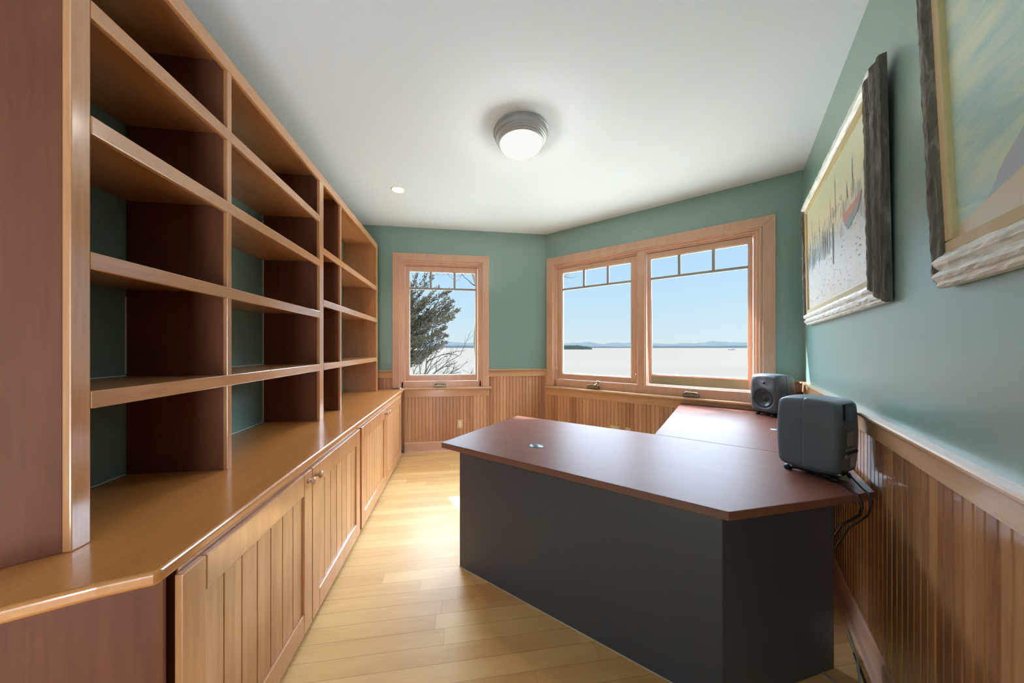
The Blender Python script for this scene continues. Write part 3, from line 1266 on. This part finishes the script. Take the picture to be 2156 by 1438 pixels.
lp = lamp('bowl_lamp', (LX, LY, H - 0.20), 'POINT', 2.5, color=(1.0, 0.93, 0.84), shadow_soft_size=0.03)
rc = empty('recessed_light', Matrix.Translation((-0.602, 3.118, H)), label='small lit recessed downlight in the ceiling near the bookcase', cat='downlight')
b = MB()
b.lathe([(0.048, 0.006), (0.052, -0.001), (0.058, -0.004), (0.065, -0.003), (0.066, 0.0)], (0, 0, 0), 'z', 40)
b.build('trim_ring', M['socket'], rc)
b = MB()
b.lathe([(0.0005, -0.0022), (0.035, -0.0022), (0.052, -0.0012)], (0, 0, 0), 'z', 40)
b.build('lamp_face', M['can'], rc)
lq = lamp('down_lamp', (-0.602, 3.118, H - 0.03), 'SPOT', 12, color=(1.0, 0.9, 0.76), shadow_soft_size=0.05, spot_size=R(120), spot_blend=0.7)

# ------------------------------------------------------------------ paintings


def frame_mat():
    m = NT('distressed_silver_frame')
    co = m.coords()
    mp = m.n('ShaderNodeMapping')
    m.l(co, mp.inputs[0])
    mp.inputs['Scale'].default_value = (0.14, 1, 1)
    nz = m.noise(mp.outputs[0], 60, 6, 0.7, 0.5)
    nz2 = m.noise(mp.outputs[0], 90, 4, 0.6)
    f = m.math('ADD', m.math('MULTIPLY', nz, 0.7), m.math('MULTIPLY', nz2, 0.3))
    col = m.ramp(f, [(0.26, srgb(150, 146, 140)), (0.42, srgb(216, 218, 216)), (0.56, srgb(250, 252, 252))])
    m.principled(col, 0.4, 0.6, 0.15, bump=f, bstr=0.9)
    return m.mat


def frame_mat_shaded():
    m = NT('distressed_shaded_frame')  # copy of the silver finish with shade put into its colour, for upright rails
    co = m.coords()
    mp = m.n('ShaderNodeMapping')
    m.l(co, mp.inputs[0])
    mp.inputs['Scale'].default_value = (1, 1, 0.12)
    nz = m.noise(mp.outputs[0], 50, 5, 0.65, 1.0)
    col = m.ramp(nz, [(0.30, srgb(56, 50, 46)), (0.55, srgb(104, 96, 84)), (0.75, srgb(168, 166, 160))])
    m.principled(col, 0.4, 0.6, 0.1, bump=nz, bstr=0.8)
    return m.mat


M['frame_s'] = frame_mat()
M['frame_shaded'] = frame_mat_shaded()
M['liner'] = plain('gilt_liner', (206, 184, 140), 0.45, 0.5, speck=0.05, sscale=30)


def harbour_mat(w, h):
    m = NT('painting_harbour')
    co = m.coords()
    sp = m.n('ShaderNodeSeparateXYZ')
    m.l(co, sp.inputs[0])
    u = m.math('DIVIDE', sp.outputs['X'], w)
    v = m.math('DIVIDE', sp.outputs['Z'], h)
    nA = m.noise(co, 9, 5, 0.6, 1.0)
    nB = m.noise(co, 40, 5, 0.7, 1.0)
    vv = m.math('ADD', v, m.math('MULTIPLY', m.math('SUBTRACT', nA, 0.5), 0.35))
    base = m.ramp(vv, [(0.0, srgb(244, 232, 208)), (0.16, srgb(240, 236, 232)), (0.42, srgb(222, 230, 238)), (0.56, srgb(240, 232, 214)),
                       (0.70, srgb(248, 238, 204)), (0.88, srgb(234, 234, 200)), (1.0, srgb(228, 232, 204))])
    # speckled blue reflections in the lower half
    low = m.math('MULTIPLY', m.math('GREATER_THAN', 0.55, vv), m.math('GREATER_THAN', nB, 0.57))
    c = m.mix(m.math('MULTIPLY', low, 0.55), base, srgb(150, 176, 200))
    mp = m.n('ShaderNodeMapping')
    m.l(co, mp.inputs[0])
    mp.inputs['Scale'].default_value = (1, 1, 0.3)
    nC = m.noise(mp.outputs[0], 22, 5, 0.7, 0.8)
    band = m.math('MULTIPLY', m.math('GREATER_THAN', vv, 0.40), m.math('GREATER_THAN', 0.68, vv))
    fig = m.math('MULTIPLY', band, m.math('GREATER_THAN', nC, 0.54))
    c = m.mix(m.math('MULTIPLY', fig, 0.7), c, srgb(128, 142, 152))
    m.principled(c, 0.5, 0.5, 0, 1.0, 0.35, 1.8, bump=nB, bstr=0.3)
    return m.mat


def wave_mat(w, h):
    m = NT('painting_seascape')
    co = m.coords()
    mp = m.n('ShaderNodeMapping')
    m.l(co, mp.inputs[0])
    mp.inputs['Rotation'].default_value = (0, R(38), 0)
    mp.inputs['Scale'].default_value = (0.35, 1, 1.6)
    nA = m.noise(mp.outputs[0], 5.5, 6, 0.62, 0.8)
    nB = m.noise(mp.outputs[0], 30, 5, 0.7, 0.5)
    f = m.math('ADD', m.math('MULTIPLY', nA, 0.75), m.math('MULTIPLY', nB, 0.25))
    c = m.ramp(f, [(0.30, srgb(130, 184, 196)), (0.42, srgb(162, 206, 204)), (0.50, srgb(192, 220, 208)), (0.56, srgb(208, 226, 194)), (0.64, srgb(226, 234, 224)), (0.75, srgb(240, 240, 230))])
    sp = m.n('ShaderNodeSeparateXYZ')
    m.l(co, sp.inputs[0])
    # grey-blue rock mass rising to the right along the bottom, sandy foreground below it
    line = m.math('ADD', m.math('MULTIPLY', sp.outputs['X'], 0.75), -0.02)
    d_ = m.math('SUBTRACT', sp.outputs['Z'], m.math('ADD', line, m.math('MULTIPLY', m.math('SUBTRACT', nA, 0.5), 0.08)))
    rock = m.math('GREATER_THAN', 0.0, d_)
    c = m.mix(rock, c, srgb(168, 180, 196))
    sand = m.math('GREATER_THAN', 0.03, m.math('SUBTRACT', sp.outputs['Z'], m.math('MULTIPLY', sp.outputs['X'], 0.22)))
    c = m.mix(sand, c, srgb(218, 202, 176))
    m.principled(c, 0.5, 0.5, 0, 1.0, 0.35, 1.8, bump=nB, bstr=0.3)
    return m.mat


def picture(label, t0, t1, z0, z1, lean, canvas_fn, strokes=None, seed=1):
    """hung on the right wall, leaning out slightly at the top; local x along wall, z up, -y into the room"""
    w, h = t1 - t0, z1 - z0
    m = F_RIGHT @ Matrix.Translation((t0, -0.004, z0)) @ Matrix.Rotation(lean, 4, 'X')
    pt = empty('framed_painting', m, label=label, cat='painting')
    FW = 0.082
    # frame profile: (distance from the outer edge, height off the back)
    prof = [(0.0, 0.0), (0.0, 0.020), (0.006, 0.026), (0.014, 0.027), (0.018, 0.034), (0.026, 0.040), (0.034, 0.040), (0.040, 0.034), (0.043, 0.034), (0.052, 0.046), (0.062, 0.050),
            (0.070, 0.047), (0.077, 0.038), (FW, 0.033), (FW, 0.010)]
    rnd = random.Random(seed)

    def wob(i, k):
        return rnd.uniform(-0.0016, 0.0016)

    for side in range(4):
        b = MB()
        n = 40
        vs = []
        for i in range(n + 1):
            s = i / n
            for k, (dd, hh) in enumerate(prof):
                j1 = wob(i, k) if 0 < k < len(prof) - 1 else 0
                j2 = wob(i, k) if 0 < k < len(prof) - 1 else 0
                if side == 0:      # bottom
                    x, z = dd + (w - 2 * dd) * s, dd + j1
                elif side == 1:    # right end (nearer)
                    x, z = w - dd + j1, dd + (h - 2 * dd) * s
                elif side == 2:    # top
                    x, z = dd + (w - 2 * dd) * s, h - dd + j1
                else:
                    x, z = dd + j1, dd + (h - 2 * dd) * s
                vs.append((x, -hh + j2, z))
        np_ = len(prof)
        fs = []
        for i in range(n):
            for k in range(np_ - 1):
                a = i * np_ + k
                fs.append((a, a + 1, a + np_ + 1, a + np_))
            fs.append((i * np_ + np_ - 1, i * np_, (i + 1) * np_, (i + 1) * np_ + np_ - 1))
        fs.append(tuple(range(np_)))
        fs.append(tuple(n * np_ + k for k in range(np_ - 1, -1, -1)))
        b.add(vs, fs, 0, False)
        b.build('frame_rail', M['frame_s'] if side in (0, 2) else M['frame_shaded'], pt)
    LW = 0.030
    b = MB()
    a0 = FW - 0.002
    for (x0, x1, zz0, zz1) in ((a0, w - a0, a0, a0 + LW), (a0, w - a0, h - a0 - LW, h - a0), (a0, a0 + LW, a0 + LW, h - a0 - LW), (w - a0 - LW, w - a0, a0 + LW, h - a0 - LW)):
        b.box(x0, x1, -0.034, -0.012, zz0, zz1)
    b.build('liner', M['liner'], pt, None, bevel=0.004)
    c0 = a0 + LW
    cw, chh = w - 2 * c0, h - 2 * c0
    b = MB()
    b.box(0, cw, -0.004, 0, 0, chh)
    mats = [canvas_fn(cw, chh)]
    if strokes:
        for rgb in strokes['colors']:
            mats.append(plain('brush_colour', rgb, 0.5, speck=0.12, sscale=120))
        for ci, poly_ in strokes['polys']:
            vs = [(x * cw, -0.0055, z * chh) for x, z in poly_]
            b.add(vs, [tuple(range(len(vs)))], ci + 1)
    cv = b.build('canvas', mats, pt, Matrix.Translation((c0, -0.018, c0)))
    bk2 = MB()
    bk2.box(0.02, w - 0.02, -0.008, 0, 0.02, h - 0.02)
    bk2.build('backing', M['rubber'], pt)
    return pt


rs = random.Random(5)
polys = []


def stroke(ci, x0, z0, x1, z1, wd):
    n = 7
    top, bot = [], []
    for i in range(n + 1):
        s = i / n
        x = x0 + (x1 - x0) * s + rs.uniform(-0.002, 0.002)
        z = z0 + (z1 - z0) * s
        ww = wd * (0.3 + 0.7 * math.sin(math.pi * min(1, max(0.05, s)))) * rs.uniform(0.7, 1.2)
        top.append((x - ww, z))
        bot.append((x + ww, z))
    polys.append((ci, bot + top[::-1]))


for (x, z0_, z1_, wd) in ((0.06, 0.50, 0.72, 0.004), (0.13, 0.52, 0.86, 0.003), (0.19, 0.50, 0.75, 0.003), (0.30, 0.55, 0.78, 0.003), (0.52, 0.55, 0.80, 0.003), (0.60, 0.56, 0.93, 0.003),
                          (0.83, 0.58, 0.84, 0.004), (0.76, 0.60, 0.74, 0.004)):
    stroke(0, x, z0_, x + rs.uniform(-0.01, 0.01), z1_, wd)
for k in range(14):
    x = 0.03 + 0.035 * k
    stroke(rs.choice((0, 1)), x, 0.36 + 0.05 * rs.random(), x + rs.uniform(-.01, .01), 0.55 + 0.07 * rs.random(), 0.008)
stroke(0, 0.545, 0.26, 0.55, 0.58, 0.012)
polys.append((2, [(0.70, 0.50), (0.74, 0.46), (0.88, 0.50), (0.93, 0.57), (0.85, 0.55), (0.72, 0.545)]))
polys.append((3, [(0.715, 0.475), (0.76, 0.41), (0.87, 0.46), (0.92, 0.535), (0.85, 0.50), (0.75, 0.475)]))
for k in range(60):
    x, z = rs.uniform(0.05, 0.95), rs.uniform(0.06, 0.40)
    d1 = rs.uniform(0.004, 0.012)
    polys.append((rs.choice((1, 1, 4)), [(x - d1, z), (x, z - 0.006), (x + d1, z + 0.002), (x, z + 0.007)]))
picture('framed harbour painting with pale boats and masts, the farther picture on the green wall', 0.355, 1.900, 1.522, 2.470, R(0.9), harbour_mat,
        {'colors': [(126, 132, 138), (158, 176, 194), (208, 158, 152), (150, 178, 190), (176, 170, 150)], 'polys': polys}, 3)
picture('framed sea painting with green wave, the nearer picture cut off by the frame edge', 2.285, 3.45, 1.515, 2.42, R(2.0), wave_mat, None, 4)

# ------------------------------------------------------------------ outdoors
FWD = Vector((math.sin(0.1422), math.cos(0.1422), 0))
RGT = Vector((math.cos(0.1422), -math.sin(0.1422), 0))


def bearing(deg, dist, z):
    """a place outdoors by bearing from the house axis (degrees right of the view axis) and forward distance"""
    p = FWD * dist + RGT * (dist * math.tan(R(deg)))
    return Vector((p.x, p.y, z))


LAKEZ = -9.0
b = MB()
b.add([(-9000, 25, LAKEZ), (12000, 25, LAKEZ), (12000, 9000, LAKEZ), (-9000, 9000, LAKEZ)], [(0, 1, 2, 3)])


def lake_mat():
    m = NT('pale_lake')
    co = m.coords()
    mp = m.n('ShaderNodeMapping')
    m.l(co, mp.inputs[0])
    mp.inputs['Scale'].default_value = (0.002, 0.02, 1)
    nz = m.noise(mp.outputs[0], 2.0, 4, 0.6)
    c = m.ramp(nz, [(0.35, (0.043, 0.036, 0.029, 1)), (0.65, (0.046, 0.038, 0.031, 1))])
    p = m.principled(c, 0.9, 0.0)
    return m.mat


M['lake'] = lake_mat()
o = b.build('lake', M['lake'])
tag(o, 'broad pale lake stretching to the far shore outside the windows', 'lake', kind='stuff')
M['grass'] = plain('bank_grass', (170, 164, 140), 0.9, speck=0.3, sscale=8)  # tone paled so the unseen bank bounces daylight up to the ceiling
b = MB()
b.prism([(-14, B + 0.5), (14, -6), (16, 6), (10, 12), (-14, 12)], -1.2, -0.9)
b.add([(-14, 12, -0.9), (10, 12, -0.9), (16, 6, -0.9), (20, 9, -9.5), (12, 30, -9.5), (-14, 30, -9.5)], [(0, 1, 4, 5), (1, 2, 3, 4)])
o = b.build('ground', M['grass'])
tag(o, kind='structure')


def hills(name, label, dist, depth, a0, a1, prof, rgb, seed, rough_amp, n=160):
    """ridge with real depth: prof = list of (bearing deg, height m)"""
    rnd = random.Random(seed)
    b = MB()
    rows = 6
    vs = []
    ph = [rnd.uniform(0, 6.28) for _ in range(6)]
    for j in range(rows):
        s = j / (rows - 1)
        env = math.sin(math.pi * s) ** 0.8 if 0 < s < 1 else 0
        for i in range(n + 1):
            an = a0 + (a1 - a0) * i / n
            hh = 0
            for k in range(len(prof) - 1):
                if prof[k][0] <= an <= prof[k + 1][0]:
                    q = (an - prof[k][0]) / (prof[k + 1][0] - prof[k][0])
                    q = q * q * (3 - 2 * q)
                    hh = prof[k][1] + (prof[k + 1][1] - prof[k][1]) * q
            hh += rough_amp * sum(math.sin(an * f_ + ph[m_]) / (m_ + 1) for m_, f_ in enumerate((1.7, 4.1, 9.3, 17.0, 31.0, 55.0)))
            p = bearing(an, dist + depth * s, LAKEZ + max(0, hh) * env)
            vs.append(p)
    fs = []
    for j in range(rows - 1):
        for i in range(n):
            a = j * (n + 1) + i
            fs.append((a, a + 1, a + n + 2, a + n + 1))
    b.add(vs, fs, 0, True)
    o = b.build(name, plain(name + '_colour', rgb, 1.0, 0.0, speck=0.12, sscale=0.01))
    tag(o, label, 'hills' if 'island' not in name else 'island')
    return o


hills('distant_hills', 'blue grey hills along the horizon beyond the lake', 7000, 1500, -32, 48,
      [(-32, 80), (-20, 110), (-8.5, 150), (-6, 120), (-4, 140), (2, 120), (8, 95), (11, 110), (15, 150), (18, 110), (20, 135), (24, 140), (27, 105), (31, 120), (35, 165), (39, 130), (44, 110), (48, 90)],
      (44, 46, 47), 2, 8)  # haze of distance is put into this grey
hills('far_shore', 'darker blue tree line on the far shore under the hills', 5500, 500, -32, 48,
      [(-32, 40), (-8, 44), (2, 30), (12, 34), (16, 30), (22, 24), (26, 38), (34, 36), (40, 42), (48, 34)], (31, 33, 34), 7, 2.5, 400)  # haze put into the colour here too, darker for the nearer shore
hills('wooded_island', 'small dark wooded island near the left edge of the double window view', 1500, 60, 8.5, 16.3,
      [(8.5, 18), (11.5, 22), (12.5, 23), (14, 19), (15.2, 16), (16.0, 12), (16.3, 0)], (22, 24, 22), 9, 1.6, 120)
b = MB()
c = bearing(36.7, 1200, LAKEZ)
b.prism([(-12, 0), (12, 0), (15, 1.2), (14, 2.6), (6, 2.8), (5, 4.2), (-2, 4.4), (-4, 2.8), (-14, 2.4)], -2, 2, axis='y')
o = b.build('small_boat', plain('boat_grey', (26, 26, 24), 0.8), None, Matrix.Translation(c))
tag(o, 'tiny dark boat far out on the lake in the right pane', 'boat')

# ---- trees outside the back window
M['foliage'] = plain('evergreen_needles', (46, 40, 30), 0.9, 0.1, speck=0.35, sscale=4)
M['bark'] = plain('tree_bark', (66, 58, 48), 0.9, 0.1, speck=0.25, sscale=14)
M['twig'] = plain('bare_twig', (40, 34, 28), 0.9, 0.1, speck=0.2, sscale=14)


def outside(u, v, dist):
    """u,v: metres right of / above the eye level per metre of distance"""
    p = FWD * dist + RGT * (u * dist)
    return Vector((p.x, p.y, EYE + v * dist))


def uv(px, py):
    return (px - 1060.3) / 643.5, (731.4 - py) / 643.5


rt = random.Random(21)
tree_root = outside(*uv(806, 745), 8.5)
tr = empty('evergreen_tree', Matrix.Translation((tree_root.x, tree_root.y, -0.9)), label='dark evergreen tree with feathery boughs behind the single back window', cat='tree')
tinv = Matrix.Translation((-tree_root.x, -tree_root.y, 0.9))
b = MB()
b.tube([(tree_root.x, tree_root.y, -1.0), (tree_root.x + 0.05, tree_root.y, 1.0), (tree_root.x, tree_root.y + .05, 3.0), (tree_root.x - 0.05, tree_root.y, 6.0)], [0.17, 0.14, 0.11, 0.04], 10)
b.build('trunk', M['bark'], tr, tinv)
fol = MB()
brn = MB()


def needle(fb, p, d, ln, wd):
    """a slim leaf spray: a thin tetrahedral spindle"""
    d = d.normalized()
    a = d.orthogonal().normalized()
    a = Matrix.Rotation(rt.uniform(0, 6.28), 3, d) @ a
    c_ = d.cross(a)
    m_ = p + d * ln * 0.4
    vs = [p, m_ + a * wd, m_ - a * wd * 0.5 + c_ * wd * 0.87, m_ - a * wd * 0.5 - c_ * wd * 0.87, p + d * ln]
    fb.add(vs, [(0, 2, 1), (0, 3, 2), (0, 1, 3), (4, 1, 2), (4, 2, 3), (4, 3, 1)])


def bough(p0, p1, dense, spread, sag=0.0, tip=0.35):
    n = 12
    pts = []
    for i in range(n + 1):
        s = i / n
        q = p0.lerp(p1, s)
        q.z += sag * math.sin(math.pi * s)
        pts.append(q)
    brn.tube(pts, [0.018 * (1 - 0.85 * i / n) + 0.002 for i in range(n + 1)], 5)
    L_ = (p1 - p0).length
    axis_ = (p1 - p0).normalized()
    k = int(dense * L_)
    for j in range(k):
        s = rt.random() ** 0.8
        i = min(n - 1, int(s * n))
        q = pts[i].lerp(pts[i + 1], s * n - i)
        sp_ = spread * (1 - s) ** 0.6 + 0.03
        off = Vector((rt.gauss(0, 1), rt.gauss(0, 1), rt.gauss(0, 0.8)))
        off.normalize()
        d_ = (axis_ * 1.1 + off * 0.75 + Vector((0, 0, 0.25)))
        q2 = q + off * sp_ * rt.random() + axis_ * 0.0
        needle(fol, q2, d_, rt.uniform(0.06, 0.13), rt.uniform(0.010, 0.018))


tips = [(878, 576, 745, 0.9), (872, 592, 760, 0.9), (900, 574, 700, 1.2), (911, 582, 700, 1.0), (896, 600, 720, 1.4), (925, 604, 720, 1.1), (948, 612, 690, 2.6), (905, 625, 700, 2.2), (944, 628, 715, 2.0),
        (954, 634, 722, 2.0), (952, 646, 730, 1.9), (965, 653, 735, 2.0), (954, 668, 735, 2.2), (935, 660, 722, 3.0), (938, 690, 745, 2.6), (930, 700, 748, 2.6), (941, 706, 748, 2.4), (938, 722, 760, 2.8),
        (930, 730, 765, 2.8), (915, 735, 770, 2.8), (905, 745, 775, 2.6), (895, 752, 780, 2.4), (885, 762, 785, 2.2), (878, 756, 770, 2.6), (870, 742, 760, 3), (880, 650, 730, 3.2), (885, 670, 735, 3.2), (875, 690, 740, 3.4),
        (890, 710, 750, 3.0), (895, 640, 710, 3.0), (870, 630, 710, 2.6), (915, 655, 720, 3.0), (905, 690, 740, 2.8), (868, 610, 720, 1.6), (872, 665, 735, 3.2), (868, 715, 750, 3.0)]
for (tx, ty, ry, dn) in tips:
    dd = rt.uniform(7.7, 9.2)
    u_, v_ = uv(tx, ty)
    ru, rv = uv(812 + rt.uniform(-6, 6), ry + rt.uniform(-6, 6))
    bough(outside(ru, rv, 8.5), outside(u_, v_, dd), 85 * dn, 0.20 if dn > 1.5 else 0.10, sag=rt.uniform(-0.06, 0.03))
fo = fol.build('foliage', M['foliage'], tr, tinv, fix=False)
brn.build('boughs', M['bark'], tr, tinv)

# bare shrub below the evergreen
shp = outside(*uv(889, 800), 6.6)
sh = empty('bare_shrub', Matrix.Translation((shp.x, shp.y, -0.9)), label='leafless shrub with thin arching twigs low outside the single back window', cat='shrub')
sinv = Matrix.Translation((-shp.x, -shp.y, 0.9))
sb = MB()


def twig(p, d, ln, r, depth):
    n = 6
    pts = [p.copy()]
    q = p.copy()
    dd = d.normalized()
    for i in range(n):
        dd = (dd + Vector((rt.gauss(0, .13), rt.gauss(0, .13), rt.gauss(0, .10) - 0.03 * (i > 3)))).normalized()
        q = q + dd * ln / n
        pts.append(q.copy())
        if depth > 0 and i > 0 and rt.random() < 0.75:
            side = Vector((rt.uniform(-.5, 1.0), rt.uniform(-.5, .5), rt.uniform(-.2, .6)))
            twig(q, dd * 0.7 + side * 0.8, ln * rt.uniform(0.35, 0.6), r * 0.5, depth - 1)
    sb.tube(pts, [r * (1 - 0.7 * i / n) for i in range(n + 1)], 4, cap=False)


base_ = Vector((shp.x - 0.02, shp.y, -0.9))
sb.tube([base_, base_ + Vector((0.03, 0, 0.7)), outside(*uv(890, 800), 6.6)], [0.03, 0.024, 0.018], 6)
main = [uv(890, 800), uv(897, 778), uv(898, 760), uv(900, 742), uv(903, 728)]
sb.tube([outside(a, c_, 6.6) for a, c_ in main], [0.017, 0.014, 0.011, 0.008, 0.004], 6)
for (sx, sy, ex, ey, r_) in ((898, 762, 956, 744, .008), (892, 795, 925, 762, .008), (892, 798, 950, 770, .007), (891, 800, 975, 765, .008), (900, 800, 965, 775, .009), (893, 790, 930, 748, .006),
                              (870, 800, 876, 764, .006), (882, 800, 892, 752, .006), (905, 802, 940, 790, .007), (920, 802, 950, 762, .006), (935, 802, 960, 780, .006), (910, 802, 918, 770, .006),
                              (950, 804, 985, 792, .005), (862, 802, 885, 770, .006), (897, 770, 935, 735, .005), (990, 806, 996, 790, .004), (980, 806, 985, 792, .004), (1000, 806, 990, 787, .004)):
    p_ = outside(*uv(sx, sy), rt.uniform(6.3, 7.0))
    q_ = outside(*uv(ex, ey), rt.uniform(6.3, 7.0))
    twig(p_, q_ - p_ + Vector((0, 0, 0.04)), (q_ - p_).length, r_ * 2.2, 2)
    foot = Vector((p_.x, p_.y, -0.9))
    if sy > 795:
        sb.tube([foot.lerp(base_, 0.3) + Vector((0, 0, 0.0)), p_], [0.012, r_], 5)
sb.build('twigs', M['twig'], sh, sinv)

# leaning bare tree whose trunk shows at the right edge of the back window
tb = outside(*uv(1012, 800), 6.0)
bt_ = empty('bare_tree', Matrix.Translation((tb.x, tb.y, -0.9)), label='bare curving tree trunk with thin branches between the two windows', cat='tree')
binv = Matrix.Translation((-tb.x, -tb.y, 0.9))
b = MB()
path = [(1016, 930), (1014, 820), (1013, 790), (1010, 768), (1006, 745), (1003, 722), (1003.5, 700), (1007, 670), (1010, 645), (1010, 620), (1005, 600), (999, 585), (994, 570), (988, 548), (980, 520)]
b.tube([outside(*uv(px, py), 6.0) for px, py in path], [0.085, 0.072, 0.068, 0.064, 0.062, 0.058, 0.055, 0.052, 0.050, 0.046, 0.043, 0.036, 0.032, 0.028, 0.022], 10)
b.build('trunk', M['bark'], bt_, binv)
sb = MB()
sb.tube([outside(*uv(px, py), 6.0) for px, py in ((1004, 603), (994, 598), (986, 590), (978, 584), (972, 576), (966, 560))], [0.014, 0.010, 0.008, 0.007, 0.006, 0.004], 6)
for a, c_ in (((972, 576), (962, 592)), ((975, 580), (960, 580)), ((930, 560), (948, 592)), ((985, 575), (962, 585)), ((915, 566), (945, 577)), ((945, 577), (918, 580))):
    p_ = outside(*uv(*a), 6.0)
    q_ = outside(*uv(*c_), 6.1)
    twig(p_, q_ - p_, (q_ - p_).length, 0.004, 1)
# a branch reaching across to the double window
sb.tube([outside(*uv(px, py), 6.0) for px, py in ((1008, 640), (1060, 600), (1120, 575), (1165, 578), (1190, 582), (1204, 586), (1214, 580))], [0.018, 0.014, 0.010, 0.006, 0.004, 0.003, 0.002], 6)
for a, c_ in (((1170, 578), (1205, 592)), ((1180, 580), (1210, 570)), ((1160, 578), (1195, 600)), ((1185, 582), (1202, 574))):
    p_ = outside(*uv(*a), 6.0)
    q_ = outside(*uv(*c_), 6.05)
    twig(p_, q_ - p_, (q_ - p_).length, 0.003, 1)
sb.build('branches', M['twig'], bt_, binv)
